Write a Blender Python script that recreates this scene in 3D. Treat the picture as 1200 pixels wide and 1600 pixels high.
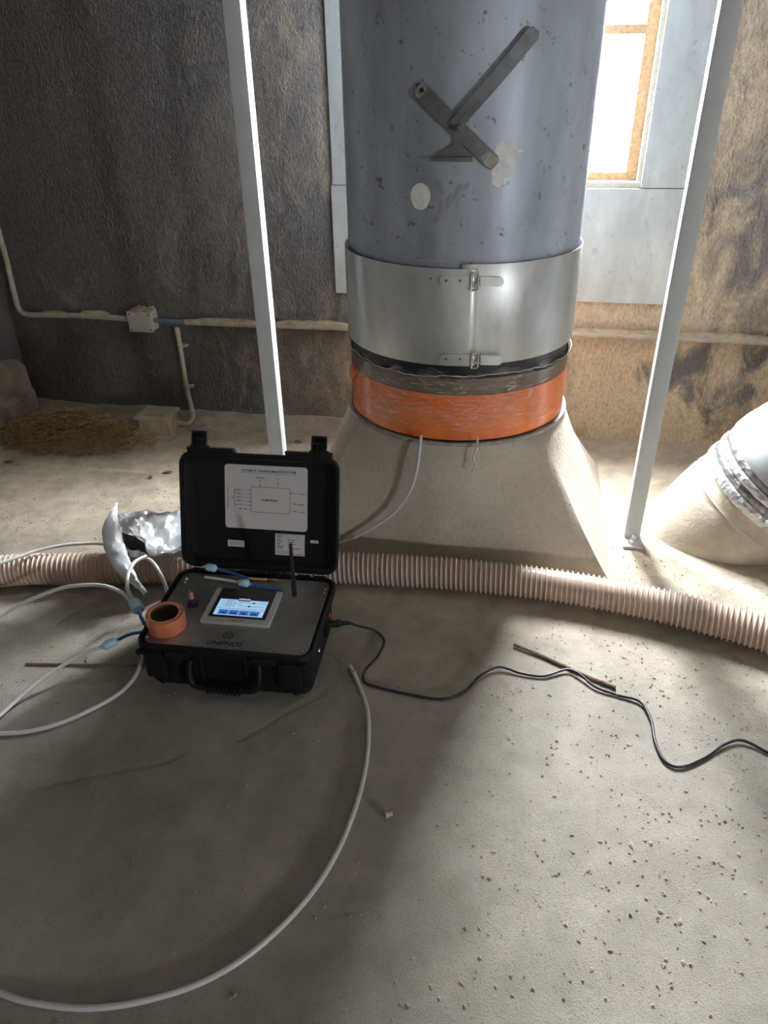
import bpy, bmesh, math, random
import numpy as np
from mathutils import Vector, Matrix

scene = bpy.context.scene
col = scene.collection
for o in list(bpy.data.objects):
    bpy.data.objects.remove(o)

# ------------------------------------------------------------------ camera
F_PX, CAM_H = 1155.0, 1.55
PITCH, YAW, ROLL = math.radians(31), math.radians(11.5), math.radians(-1)
_fwd = Vector((-math.sin(YAW) * math.cos(PITCH), math.cos(YAW) * math.cos(PITCH), -math.sin(PITCH)))
_r0 = Vector((math.cos(YAW), math.sin(YAW), 0))
_u0 = _r0.cross(_fwd)
_right = math.cos(ROLL) * _r0 + math.sin(ROLL) * _u0
_up = -math.sin(ROLL) * _r0 + math.cos(ROLL) * _u0
cam_data = bpy.data.cameras.new('camera')
cam_data.sensor_fit = 'VERTICAL'
cam_data.sensor_height = 36.0
cam_data.lens = F_PX / 1600 * 36.0
cam_data.clip_start = 0.02
cam = bpy.data.objects.new('camera', cam_data)
col.objects.link(cam)
cam.matrix_world = Matrix(((_right.x, _up.x, -_fwd.x, 0), (_right.y, _up.y, -_fwd.y, 0),
                           (_right.z, _up.z, -_fwd.z, CAM_H), (0, 0, 0, 1)))
scene.camera = cam

# ------------------------------------------------------------------ daylight, exposure
world = bpy.data.worlds.new('daylight')
scene.world = world
world.use_nodes = True
_bg = world.node_tree.nodes['Background']
_bg.inputs[0].default_value = (0.94, 0.97, 1.0, 1)
_bg.inputs[1].default_value = 620.0
scene.view_settings.view_transform = 'Standard'
scene.view_settings.look = 'None'
scene.view_settings.gamma = 1.0
scene.view_settings.use_curve_mapping = False
scene.view_settings.exposure = 0.0
scene.cycles.max_bounces = 10
scene.cycles.diffuse_bounces = 5
scene.cycles.transparent_max_bounces = 12
scene.cycles.sample_clamp_indirect = 6.0

WY = 3.36                      # the wall with the windows
OPEN1 = (0.06, 0.39, 1.12, 2.35)
OPEN2 = (-0.50, -0.14, 1.12, 2.35)
OPEN3 = (-2.54, -2.06, .75, 1.23)       # y0, y1, z0, z1 in the right wall
XL, XR, YB, ZC = -2.64, 4.6, -4.2, 3.1


def portal(name, loc, normal, sx, sy):
    d = bpy.data.lights.new(name, 'AREA')
    d.shape = 'RECTANGLE'
    d.size, d.size_y = sx, sy
    d.cycles.is_portal = True
    o = bpy.data.objects.new(name, d)
    col.objects.link(o)
    o.location = loc
    o.rotation_euler = Vector(normal).to_track_quat('-Z', 'Z').to_euler()
    return o


portal('window_daylight', ((OPEN1[0] + OPEN1[1]) / 2, WY + .125, (OPEN1[2] + OPEN1[3]) / 2), (0, -1, 0), .33, 1.24)
portal('window_daylight', ((OPEN2[0] + OPEN2[1]) / 2, WY + .125, (OPEN2[2] + OPEN2[3]) / 2), (0, -1, 0), .37, 1.24)
portal('window_daylight', (XR + .16, (OPEN3[0] + OPEN3[1]) / 2, (OPEN3[2] + OPEN3[3]) / 2), (-1, 0, 0), .48, .48)


# ------------------------------------------------------------------ pixel helpers (1200 x 1600 frame)
def ray(x, y):
    return _fwd + (x - 600) / F_PX * _right - (y - 800) / F_PX * _up


def atz(x, y, z=0.0):
    d = ray(x, y)
    return Vector((0, 0, CAM_H)) + d * ((z - CAM_H) / d.z)


def aty(x, y, Y):
    d = ray(x, y)
    return Vector((0, 0, CAM_H)) + d * (Y / d.y)


# ------------------------------------------------------------------ noise
def vnoise(x, y, seed=0):
    x = np.asarray(x, float); y = np.asarray(y, float)
    xi = np.floor(x).astype(np.int64); yi = np.floor(y).astype(np.int64)
    xf = x - xi; yf = y - yi

    def h(a, b):
        n = (a * 374761393 + b * 668265263 + seed * 1442695041) & 0x7fffffff
        n = ((n ^ (n >> 13)) * 1274126177) & 0x7fffffff
        n = (n ^ (n >> 16)) & 0xffff
        return n / 65535.0
    u = xf * xf * (3 - 2 * xf); v = yf * yf * (3 - 2 * yf)
    a = h(xi, yi) * (1 - u) + h(xi + 1, yi) * u
    b = h(xi, yi + 1) * (1 - u) + h(xi + 1, yi + 1) * u
    return a * (1 - v) + b * v


def fbm(x, y, seed=0, octv=4):
    s = 0; a = .5; f = 1.0
    for i in range(octv):
        s = s + a * (vnoise(np.asarray(x) * f, np.asarray(y) * f, seed + i * 17) - .5)
        a *= .5; f *= 2.03
    return s


# ------------------------------------------------------------------ materials
def nmat(name):
    m = bpy.data.materials.new(name)
    m.use_nodes = True
    nt = m.node_tree
    return m, nt, nt.nodes['Principled BSDF']


def N(nt, t, **kw):
    n = nt.nodes.new(t)
    for k, v in kw.items():
        if k.startswith('i_'):
            n.inputs[k[2:].replace('_', ' ')].default_value = v
        else:
            setattr(n, k, v)
    return n


def noise(nt, scale, detail=6, rough=.6, co=None, dist=0.0):
    n = N(nt, 'ShaderNodeTexNoise')
    n.inputs['Scale'].default_value = scale
    n.inputs['Detail'].default_value = detail
    n.inputs['Roughness'].default_value = rough
    n.inputs['Distortion'].default_value = dist
    if co is not None:
        nt.links.new(co, n.inputs['Vector'])
    return n


def ramp(nt, fac, stops):
    r = N(nt, 'ShaderNodeValToRGB')
    e = r.color_ramp.elements
    while len(e) < len(stops):
        e.new(.5)
    for el, (p, c) in zip(e, stops):
        el.position = p
        el.color = (c, c, c, 1) if isinstance(c, (int, float)) else (*c, 1)
    nt.links.new(fac, r.inputs[0])
    return r


def mixc(nt, fac, a, b, blend='MIX'):
    m = N(nt, 'ShaderNodeMix', data_type='RGBA', blend_type=blend)
    for i, v in ((0, fac), (6, a), (7, b)):
        if isinstance(v, bpy.types.NodeSocket):
            nt.links.new(v, m.inputs[i])
        elif i == 0:
            m.inputs[0].default_value = v
        else:
            m.inputs[i].default_value = (*v, 1)
    return m.outputs[2]


def mth(nt, op, a, b=None, c=None, clamp=False):
    m = N(nt, 'ShaderNodeMath', operation=op, use_clamp=clamp)
    for i, v in enumerate((a, b, c)):
        if v is None:
            continue
        if isinstance(v, bpy.types.NodeSocket):
            nt.links.new(v, m.inputs[i])
        else:
            m.inputs[i].default_value = v
    return m.outputs[0]


def bump(nt, bsdf, h, strength, dist=.01):
    b = N(nt, 'ShaderNodeBump')
    b.inputs['Strength'].default_value = strength
    b.inputs['Distance'].default_value = dist
    nt.links.new(h, b.inputs['Height'])
    nt.links.new(b.outputs[0], bsdf.inputs['Normal'])
    return b


def simple(name, color, rough=.5, metal=0.0, var=.12, scale=40, bmp=0.0, bscale=120, spec=None, coat=0, trans=0):
    """plain material whose colour varies a little"""
    m, nt, b = nmat(name)
    tc = N(nt, 'ShaderNodeTexCoord')
    n = noise(nt, scale, 5, .6, tc.outputs['Object'])
    lo = tuple(max(0, c * (1 - var)) for c in color)
    hi = tuple(min(1, c * (1 + var)) for c in color)
    r = ramp(nt, n.outputs[0], [(.3, lo), (.7, hi)])
    nt.links.new(r.outputs[0], b.inputs['Base Color'])
    b.inputs['Roughness'].default_value = rough
    b.inputs['Metallic'].default_value = metal
    if spec is not None:
        b.inputs['Specular IOR Level'].default_value = spec
    if coat:
        b.inputs['Coat Weight'].default_value = coat
        b.inputs['Coat Roughness'].default_value = .1
    if trans:
        b.inputs['Transmission Weight'].default_value = trans
    if bmp:
        n2 = noise(nt, bscale, 4, .6, tc.outputs['Object'])
        bump(nt, b, n2.outputs[0], bmp, .004)
    return m


def emis(name, color, strength):
    m, nt, b = nmat(name)
    b.inputs['Base Color'].default_value = (*[c * .3 for c in color], 1)
    b.inputs['Emission Color'].default_value = (*color, 1)
    b.inputs['Emission Strength'].default_value = strength
    b.inputs['Roughness'].default_value = .2
    return m


def m_floor():
    m, nt, b = nmat('dusty_concrete')
    tc = N(nt, 'ShaderNodeTexCoord'); co = tc.outputs['Object']
    big = noise(nt, 1.3, 5, .6, co, .4)
    mid = noise(nt, 9, 6, .65, co, .3)
    fine = noise(nt, 210, 4, .7, co)
    grain = noise(nt, 420, 3, .6, co)
    base = ramp(nt, big.outputs[0], [(.35, (.265, .243, .208)), (.52, (.35, .324, .278)), (.68, (.43, .40, .347))])
    sp = N(nt, 'ShaderNodeSeparateXYZ'); nt.links.new(co, sp.inputs[0])
    # loose tan grain dust lies thicker toward the window wall
    yy = mth(nt, 'ADD', sp.outputs[1], mth(nt, 'MULTIPLY', big.outputs[0], 1.1))
    dust = ramp(nt, mth(nt, 'MULTIPLY', yy, .25), [(.52, 0.0), (.70, .9)])
    dcol = ramp(nt, mid.outputs[0], [(.3, (.40, .342, .255)), (.7, (.54, .47, .365))])
    c1 = mixc(nt, dust.outputs[0], base.outputs[0], dcol.outputs[0])
    # brown chaff spilled around the straw in the corner
    chx = mth(nt, 'MULTIPLY_ADD', sp.outputs[0], 1 / .85, 2.35 / .85)
    chy = mth(nt, 'MULTIPLY_ADD', sp.outputs[1], 1 / .48, -3.3 / .48)
    chd = mth(nt, 'ADD', mth(nt, 'MULTIPLY', chx, chx), mth(nt, 'MULTIPLY', chy, chy))
    chd = mth(nt, 'ADD', chd, mth(nt, 'MULTIPLY', mth(nt, 'SUBTRACT', mid.outputs[0], .5), 2.0))
    chf = ramp(nt, chd, [(.25, .85), (1.0, 0.0)])
    c1 = mixc(nt, chf.outputs[0], c1, (.21, .155, .10))
    patch = ramp(nt, mid.outputs[0], [(.35, .86), (.65, 1.08)])
    c2 = mixc(nt, 1.0, c1, patch.outputs[0], 'MULTIPLY')
    sp2 = ramp(nt, fine.outputs[0], [(.30, .55), (.45, 1.0), (.7, 1.12)])
    c3 = mixc(nt, .8, c2, sp2.outputs[0], 'MULTIPLY')
    nt.links.new(c3, b.inputs['Base Color'])
    b.inputs['Roughness'].default_value = .8
    b.inputs['Specular IOR Level'].default_value = .25
    h = mth(nt, 'ADD', mth(nt, 'MULTIPLY', fine.outputs[0], .6), mth(nt, 'MULTIPLY', grain.outputs[0], .3))
    h = mth(nt, 'ADD', h, mth(nt, 'MULTIPLY', mid.outputs[0], .7))
    bump(nt, b, h, .65, .006)
    return m


def m_wall():
    m, nt, b = nmat('sooty_plaster')
    tc = N(nt, 'ShaderNodeTexCoord'); co = tc.outputs['Object']
    mp = N(nt, 'ShaderNodeMapping'); mp.inputs['Scale'].default_value = (1, 1, .55)
    nt.links.new(co, mp.inputs[0]); cs = mp.outputs[0]
    big = noise(nt, 1.6, 6, .62, cs, .6)
    mid = noise(nt, 7, 6, .65, cs, .8)
    fine = noise(nt, 95, 4, .62, cs, .2)
    gr = noise(nt, 230, 3, .6, co)
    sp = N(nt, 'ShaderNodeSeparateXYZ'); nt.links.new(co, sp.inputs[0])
    # soot at far corner, tan dust by window; some light put into the colour
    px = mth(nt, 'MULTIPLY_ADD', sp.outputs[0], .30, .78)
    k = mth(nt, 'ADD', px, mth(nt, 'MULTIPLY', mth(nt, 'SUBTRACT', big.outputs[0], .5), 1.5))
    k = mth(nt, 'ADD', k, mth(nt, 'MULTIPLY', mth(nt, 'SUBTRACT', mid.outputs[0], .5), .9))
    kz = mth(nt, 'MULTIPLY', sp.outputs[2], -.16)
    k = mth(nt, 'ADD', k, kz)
    # soot smudges; the broad last one darkens the upper right wall
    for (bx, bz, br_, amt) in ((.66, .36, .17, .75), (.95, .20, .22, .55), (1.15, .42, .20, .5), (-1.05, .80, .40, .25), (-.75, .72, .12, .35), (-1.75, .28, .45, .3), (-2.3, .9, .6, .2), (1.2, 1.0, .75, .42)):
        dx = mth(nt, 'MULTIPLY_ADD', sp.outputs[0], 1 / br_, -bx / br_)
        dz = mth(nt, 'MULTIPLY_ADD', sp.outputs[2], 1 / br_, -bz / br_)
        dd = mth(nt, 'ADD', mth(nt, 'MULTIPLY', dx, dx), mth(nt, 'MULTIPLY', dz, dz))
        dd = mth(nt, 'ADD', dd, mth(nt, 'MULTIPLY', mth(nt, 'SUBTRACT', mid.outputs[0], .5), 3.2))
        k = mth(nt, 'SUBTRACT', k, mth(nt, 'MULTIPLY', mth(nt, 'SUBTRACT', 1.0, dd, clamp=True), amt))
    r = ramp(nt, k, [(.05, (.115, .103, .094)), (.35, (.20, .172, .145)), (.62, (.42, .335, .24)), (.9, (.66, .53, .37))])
    f2 = ramp(nt, fine.outputs[0], [(.33, .66), (.5, 1.0), (.68, 1.2)])
    c = mixc(nt, .85, r.outputs[0], f2.outputs[0], 'MULTIPLY')
    nt.links.new(c, b.inputs['Base Color'])
    b.inputs['Roughness'].default_value = .85
    b.inputs['Specular IOR Level'].default_value = .2
    h = mth(nt, 'ADD', fine.outputs[0], mth(nt, 'MULTIPLY', gr.outputs[0], .4))
    h = mth(nt, 'ADD', h, mth(nt, 'MULTIPLY', mid.outputs[0], 1.5))
    bump(nt, b, h, 1.0, .011)
    return m


def m_steel(name, base, rust=.25, rough=.45, metal=.7, seed=0):
    m, nt, b = nmat(name)
    tc = N(nt, 'ShaderNodeTexCoord'); co = tc.outputs['Object']
    mp = N(nt, 'ShaderNodeMapping'); mp.inputs['Scale'].default_value = (1, 1, .35)
    mp.inputs['Location'].default_value = (seed * 3.1, seed, 0)
    nt.links.new(co, mp.inputs[0])
    big = noise(nt, 2.6, 6, .6, mp.outputs[0], .5)
    spots = noise(nt, 26, 6, .7, co, .2)
    streak = noise(nt, 9, 5, .6, mp.outputs[0], .3)
    lo = tuple(c * .62 for c in base); hi = tuple(min(1, c * 1.25) for c in base)
    r = ramp(nt, big.outputs[0], [(.3, lo), (.7, hi)])
    rs = ramp(nt, spots.outputs[0], [(.60, 0.0), (.67, 1.0)])
    c = mixc(nt, mth(nt, 'MULTIPLY', rs.outputs[0], rust), r.outputs[0], (.075, .055, .045))
    st = ramp(nt, streak.outputs[0], [(.35, .75), (.65, 1.1)])
    c = mixc(nt, .7, c, st.outputs[0], 'MULTIPLY')
    nt.links.new(c, b.inputs['Base Color'])
    b.inputs['Metallic'].default_value = metal
    rr = ramp(nt, streak.outputs[0], [(.3, rough * .85), (.7, min(1, rough * 1.25))])
    nt.links.new(rr.outputs[0], b.inputs['Roughness'])
    flake = noise(nt, 6.5, 7, .72, co, .6)
    fk = ramp(nt, flake.outputs[0], [(.60, 0.0), (.66, 1.0)])
    c = mixc(nt, mth(nt, 'MULTIPLY', fk.outputs[0], rust * .5), c, (.20, .15, .14))
    nt.links.new(c, b.inputs['Base Color'])
    bump(nt, b, spots.outputs[0], .12, .004)
    return m


def m_dustycon():
    m, nt, b = nmat('dusty_hopper_concrete')
    tc = N(nt, 'ShaderNodeTexCoord'); co = tc.outputs['Object']
    n1 = noise(nt, 3, 6, .6, co, .4); n2 = noise(nt, 70, 5, .65, co)
    r = ramp(nt, n1.outputs[0], [(.3, (.46, .41, .34)), (.7, (.64, .58, .49))])
    f = ramp(nt, n2.outputs[0], [(.32, .85), (.5, 1.0), (.7, 1.05)])
    nt.links.new(mixc(nt, .8, r.outputs[0], f.outputs[0], 'MULTIPLY'), b.inputs['Base Color'])
    b.inputs['Roughness'].default_value = .85
    bump(nt, b, mth(nt, 'ADD', n2.outputs[0], n1.outputs[0]), .5, .008)
    return m


def m_film():
    m, nt, b = nmat('clear_stretch_film')
    tc = N(nt, 'ShaderNodeTexCoord')
    mp = N(nt, 'ShaderNodeMapping'); mp.inputs['Scale'].default_value = (1, 1, 5)
    nt.links.new(tc.outputs['Object'], mp.inputs[0])
    n = noise(nt, 14, 6, .7, mp.outputs[0], 1.5)
    gl = N(nt, 'ShaderNodeBsdfGlossy'); gl.inputs['Roughness'].default_value = .12
    df = N(nt, 'ShaderNodeBsdfDiffuse'); df.inputs[0].default_value = (.85, .85, .85, 1)
    tr = N(nt, 'ShaderNodeBsdfTransparent')
    bp = N(nt, 'ShaderNodeBump'); bp.inputs['Strength'].default_value = .6; bp.inputs['Distance'].default_value = .01
    nt.links.new(n.outputs[0], bp.inputs['Height'])
    nt.links.new(bp.outputs[0], gl.inputs['Normal'])
    mx = N(nt, 'ShaderNodeMixShader'); mx.inputs[0].default_value = .35
    nt.links.new(gl.outputs[0], mx.inputs[1]); nt.links.new(df.outputs[0], mx.inputs[2])
    fac = ramp(nt, n.outputs[0], [(.42, .03), (.56, .16), (.64, .5), (.75, .75)])
    m2 = N(nt, 'ShaderNodeMixShader')
    nt.links.new(fac.outputs[0], m2.inputs[0])
    nt.links.new(tr.outputs[0], m2.inputs[1]); nt.links.new(mx.outputs[0], m2.inputs[2])
    nt.links.new(m2.outputs[0], nt.nodes['Material Output'].inputs[0])
    return m


def m_pane(name, clear):
    m, nt, b = nmat(name)
    tc = N(nt, 'ShaderNodeTexCoord')
    n = noise(nt, 12, 5, .6, tc.outputs['Object'])
    tr = N(nt, 'ShaderNodeBsdfTransparent')
    tl = N(nt, 'ShaderNodeBsdfTranslucent'); tl.inputs[0].default_value = (.9, .92, .94, 1)
    mx = N(nt, 'ShaderNodeMixShader')
    f = ramp(nt, n.outputs[0], [(.3, 1 - clear), (.7, min(1, 1.15 - clear))])
    nt.links.new(f.outputs[0], mx.inputs[0])
    nt.links.new(tr.outputs[0], mx.inputs[1]); nt.links.new(tl.outputs[0], mx.inputs[2])
    nt.links.new(mx.outputs[0], nt.nodes['Material Output'].inputs[0])
    return m


def m_hose():
    m, nt, b = nmat('pink_beige_hose_wall')
    tc = N(nt, 'ShaderNodeTexCoord')
    n = noise(nt, 5, 5, .6, tc.outputs['Object'])
    r = ramp(nt, n.outputs[0], [(.3, (.46, .35, .28)), (.7, (.56, .45, .37))])
    nt.links.new(r.outputs[0], b.inputs['Base Color'])
    b.inputs['Roughness'].default_value = .28
    b.inputs['Subsurface Weight'].default_value = .0
    tl = N(nt, 'ShaderNodeBsdfTranslucent'); tl.inputs[0].default_value = (.85, .66, .55, 1)
    mx = N(nt, 'ShaderNodeMixShader'); mx.inputs[0].default_value = .25
    nt.links.new(b.outputs[0], mx.inputs[1]); nt.links.new(tl.outputs[0], mx.inputs[2])
    nt.links.new(mx.outputs[0], nt.nodes['Material Output'].inputs[0])
    return m


def m_foil(name, color=(.82, .83, .84), rough=.22, sc=38, st=.7, metal=1.0):
    m, nt, b = nmat(name)
    tc = N(nt, 'ShaderNodeTexCoord')
    v = N(nt, 'ShaderNodeTexVoronoi'); v.inputs['Scale'].default_value = sc
    n = noise(nt, sc * .7, 4, .6, tc.outputs['Object'], .8)
    nt.links.new(tc.outputs['Object'], v.inputs['Vector'])
    b.inputs['Base Color'].default_value = (*color, 1)
    c = ramp(nt, n.outputs[0], [(.3, tuple(x * .8 for x in color)), (.7, color)])
    nt.links.new(c.outputs[0], b.inputs['Base Color'])
    b.inputs['Metallic'].default_value = metal
    b.inputs['Roughness'].default_value = rough
    bump(nt, b, mth(nt, 'ADD', v.outputs['Distance'], n.outputs[0]), st, .008)
    return m


MAT = {}
MAT['floor'] = m_floor()
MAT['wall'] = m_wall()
MAT['ceiling'] = simple('ceiling_plaster', (.20, .18, .16), .9, var=.2, scale=4, bmp=.3)
MAT['duct'] = m_steel('weathered_duct_steel', (.44, .49, .57), .8, .45, .25)
MAT['sleeve'] = m_steel('bare_sleeve_steel', (.70, .72, .71), .06, .36, .5, 4)
MAT['galv'] = m_steel('galvanised_sheet', (.64, .67, .64), .3, .55, .15, 9)
MAT['lever'] = simple('dull_lever_steel', (.19, .20, .215), .6, .5, .25, 30, .2)
MAT['lever_worn'] = simple('worn_lever_end', (.36, .35, .31), .7, .2, .35, 60, .3)
MAT['post'] = simple('pale_grey_post_paint', (.62, .65, .66), .5, .1, .05, 12)
MAT['paint'] = simple('white_paint_daub', (.92, .92, .88), .7, 0, .18, 30, .3, 90)
MAT['concrete'] = m_dustycon()
MAT['rust'] = simple('rusty_window_frame', (.30, .19, .10), .85, .1, .35, 60, .5)
MAT['reveal'] = simple('pale_reveal_plaster', (.62, .57, .47), .85, 0, .15, 25, .4)
MAT['pane'] = m_pane('hazy_window_glass', .88)
MAT['pane2'] = m_pane('grimy_window_glass', .75)
MAT['orange'] = simple('orange_adhesive_tape', (.98, .22, .05), .3, 0, .2, 9, .25, 22, coat=.4)
MAT['brown_tape'] = simple('brown_packing_tape', (.17, .125, .085), .3, 0, .2, 12, .2, 25, coat=.3)
MAT['black_sleeve'] = simple('black_rubber_sleeve', (.018, .018, .020), .4, 0, .3, 20, .3, 30)
MAT['film'] = m_film()
MAT['hose'] = m_hose()
MAT['hose_rib'] = simple('pale_hose_helix', (.66, .54, .455), .25, 0, .06, 8)
MAT['tube'] = simple('milky_plastic_tube', (.74, .74, .72), .32, 0, .05, 10, trans=.15)
MAT['case'] = simple('black_case_plastic', (.008, .008, .009), .55, 0, .3, 60, .15, 260, spec=.25)
MAT['case_in'] = simple('black_lid_lining', (.007, .008, .009), .5, 0, .3, 30, spec=.25)
MAT['panel'] = m_steel('brushed_panel_steel', (.36, .35, .335), .05, .42, .75, 2)
MAT['screw'] = simple('stainless_screw', (.62, .61, .58), .25, 1.0, .08, 200)
MAT['bezel'] = simple('silver_bezel', (.60, .62, .63), .4, .3, .04, 30)
MAT['bezel_black'] = simple('dark_screen_border', (.035, .037, .042), .25, 0, .1, 30)
MAT['screen'] = emis('lit_screen_pale_blue', (.42, .70, .95), .75)
MAT['screen_btn'] = emis('lit_screen_blue_button', (.06, .22, .78), .6)
MAT['screen_dark'] = simple('screen_dark_ink', (.02, .05, .14), .3)
MAT['screen_white'] = emis('lit_screen_white', (.95, .97, 1.0), .9)
MAT['plate'] = simple('white_printed_plate', (.66, .645, .64), .45, 0, .03, 20)
MAT['ink'] = simple('black_ink', (.02, .02, .022), .6, 0, .1, 30)
MAT['ink_blue'] = simple('navy_ink', (.03, .03, .09), .6, 0, .1, 30)
MAT['ink_red'] = simple('red_ink', (.45, .04, .03), .6, 0, .1, 30)
MAT['engrave'] = simple('dark_engraving', (.035, .034, .033), .7, 0, .1, 40)
MAT['antenna'] = simple('black_antenna_rubber', (.014, .014, .015), .4, 0, .2, 40)
MAT['roll'] = simple('orange_tape_roll_side', (.62, .19, .09), .38, 0, .12, 60, .1, 90, coat=.2)
MAT['roll_in'] = simple('brown_green_roll_core', (.10, .055, .02), .5, 0, .6, 30)
MAT['core'] = simple('pale_cardboard_core', (.60, .46, .34), .7, 0, .1, 80)
MAT['batt_pink'] = simple('copper_pink_wrap', (.62, .28, .22), .35, .3, .1, 60)
MAT['batt_blue'] = simple('dark_violet_wrap', (.03, .02, .07), .35, 0, .2, 60)
MAT['filter'] = simple('clear_blue_filter_shell', (.42, .68, .84), .2, 0, .12, 60)
MAT['filter_label'] = simple('pale_filter_label', (.62, .70, .74), .5, 0, .05, 60)
MAT['blue_tube'] = simple('blue_plastic_tube', (.03, .13, .42), .3, 0, .1, 60)
MAT['wood'] = simple('tan_wooden_handle', (.55, .30, .10), .5, 0, .15, 60)
MAT['cable'] = simple('black_cable_rubber', (.018, .018, .02), .38, 0, .3, 40)
MAT['stick'] = simple('dry_brown_wood', (.16, .11, .075), .85, 0, .4, 70, .6, 120)
MAT['conduit'] = simple('dusty_pale_conduit', (.40, .35, .27), .75, 0, .25, 20, .3)
MAT['conduit_blue'] = simple('blue_grey_sleeve', (.10, .12, .15), .6, 0, .2, 20)
MAT['box'] = simple('dusty_cream_box', (.52, .48, .41), .7, 0, .15, 25, .3)
MAT['floorbox'] = simple('dust_caked_box', (.33, .275, .20), .85, 0, .25, 18, .5)
MAT['ledge'] = simple('brown_crumbling_plaster', (.22, .17, .12), .9, 0, .4, 9, .6, 60)
MAT['dust'] = simple('tan_grain_dust', (.44, .35, .24), .95, 0, .25, 30, .8, 160)
MAT['straw'] = simple('dry_straw', (.36, .25, .12), .8, 0, .6, 45)
MAT['grit'] = simple('tan_grit', (.36, .30, .23), .9, 0, .45, 9)
MAT['stub'] = simple('dust_caked_stub', (.52, .455, .36), .8, 0, .25, 7, .5, 60)
MAT['foil'] = m_foil('silver_foil_tape', (.80, .82, .84), .34, 40, .7, .6)
MAT['foil_dark'] = m_foil('tarnished_foil_tape', (.36, .36, .37), .32, 40, .7, .7)
MAT['white_duct'] = simple('white_plastic_duct', (.40, .435, .45), .45, 0, .08, 8, .25, 30)
MAT['bag'] = m_foil('silver_bag_foil', (.84, .87, .89), .3, 22, .35, .35)
MAT['bag_white'] = simple('white_bag_inside', (.66, .69, .70), .45, .1, .05, 20, .2, 30)
MAT['bag_black'] = simple('black_bag_lining', (.01, .01, .011), .5)
MAT['led'] = emis('red_indicator', (.8, .05, .03), .35)


# ------------------------------------------------------------------ mesh builder
class MB:
    def __init__(s):
        s.v = []; s.f = []; s.mi = []

    def add(s, verts, faces, mi=0):
        o = len(s.v)
        s.v += [tuple(p) for p in verts]
        s.f += [tuple(i + o for i in f) for f in faces]
        s.mi += [mi] * len(faces)
        return s

    def box(s, lo, hi, bev=0.0, M=None, mi=0):
        bm = bmesh.new()
        bmesh.ops.create_cube(bm, size=1)
        c = [(a + b) / 2 for a, b in zip(lo, hi)]; d = [b - a for a, b in zip(lo, hi)]
        for v in bm.verts:
            v.co = Vector((c[0] + v.co.x * d[0], c[1] + v.co.y * d[1], c[2] + v.co.z * d[2]))
        if bev:
            bmesh.ops.bevel(bm, geom=list(bm.edges), offset=min(bev, min(d) * .45), segments=2, affect='EDGES', profile=.5)
        if M is not None:
            bmesh.ops.transform(bm, matrix=M, verts=bm.verts)
        bm.verts.index_update()
        s.add([v.co[:] for v in bm.verts], [[v.index for v in f.verts] for f in bm.faces], mi)
        bm.free()
        return s

    def loft(s, loops, cap0=True, cap1=True, closed=True, mi=0):
        n = len(loops[0]); vs = []; fs = []
        for lp in loops:
            vs += [tuple(p) for p in lp]
        for k in range(len(loops) - 1):
            for i in range(n if closed else n - 1):
                j = (i + 1) % n
                fs.append((k * n + i, k * n + j, (k + 1) * n + j, (k + 1) * n + i))
        if cap0:
            fs.append(tuple(reversed(range(n))))
        if cap1:
            fs.append(tuple((len(loops) - 1) * n + i for i in range(n)))
        return s.add(vs, fs, mi)

    def tube(s, pts, rad, seg=10, caps=True, mi=0):
        pts = [Vector(p) for p in pts]
        rads = rad if isinstance(rad, (list, tuple)) else [rad] * len(pts)
        loops = []
        nrm = None
        for i, p in enumerate(pts):
            t = (pts[min(i + 1, len(pts) - 1)] - pts[max(i - 1, 0)]).normalized()
            if nrm is None:
                nrm = t.orthogonal().normalized()
            else:
                nrm = (nrm - t * nrm.dot(t)).normalized()
            b = t.cross(nrm)
            loops.append([p + (nrm * math.cos(a) + b * math.sin(a)) * rads[i]
                          for a in [2 * math.pi * k / seg for k in range(seg)]])
        return s.loft(loops, caps, caps, True, mi)

    def lathe(s, prof, seg=48, M=None, mi=0, cap=False, a0=0.0, a1=None):
        """prof: (radius, z); around local z"""
        full = a1 is None
        n = seg if full else seg + 1
        a1 = 2 * math.pi if full else a1
        angs = [a0 + (a1 - a0) * k / seg for k in range(n)]
        loops = [[Vector((r * math.cos(a), r * math.sin(a), z)) for a in angs] for r, z in prof]
        if M is not None:
            loops = [[M @ p for p in lp] for lp in loops]
        return s.loft(loops, cap, cap, full, mi)

    def build(s, name, mats, parent=None, smooth=40, flip=True):
        me = bpy.data.meshes.new(name)
        me.from_pydata(s.v, [], s.f)
        for m in (mats if isinstance(mats, (list, tuple)) else [mats]):
            me.materials.append(m)
        if any(s.mi):
            me.polygons.foreach_set('material_index', s.mi)
        if flip:
            bm = bmesh.new(); bm.from_mesh(me)
            bmesh.ops.recalc_face_normals(bm, faces=bm.faces)
            bm.to_mesh(me); bm.free()
        if smooth:
            me.polygons.foreach_set('use_smooth', [True] * len(me.polygons))
            me.set_sharp_from_angle(angle=math.radians(smooth))
        me.update()
        o = bpy.data.objects.new(name, me)
        col.objects.link(o)
        if parent is not None:
            o.parent = parent
        return o


def tag(o, label=None, cat=None, group=None, kind=None):
    for k, v in (('label', label), ('category', cat), ('group', group), ('kind', kind)):
        if v:
            o[k] = v
    return o


def empty(name, loc=(0, 0, 0), rz=0.0, M=None):
    o = bpy.data.objects.new(name, None)
    o.empty_display_size = .05
    col.objects.link(o)
    if M is not None:
        o.matrix_world = M
    else:
        o.location = loc; o.rotation_euler = (0, 0, rz)
    return o


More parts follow.
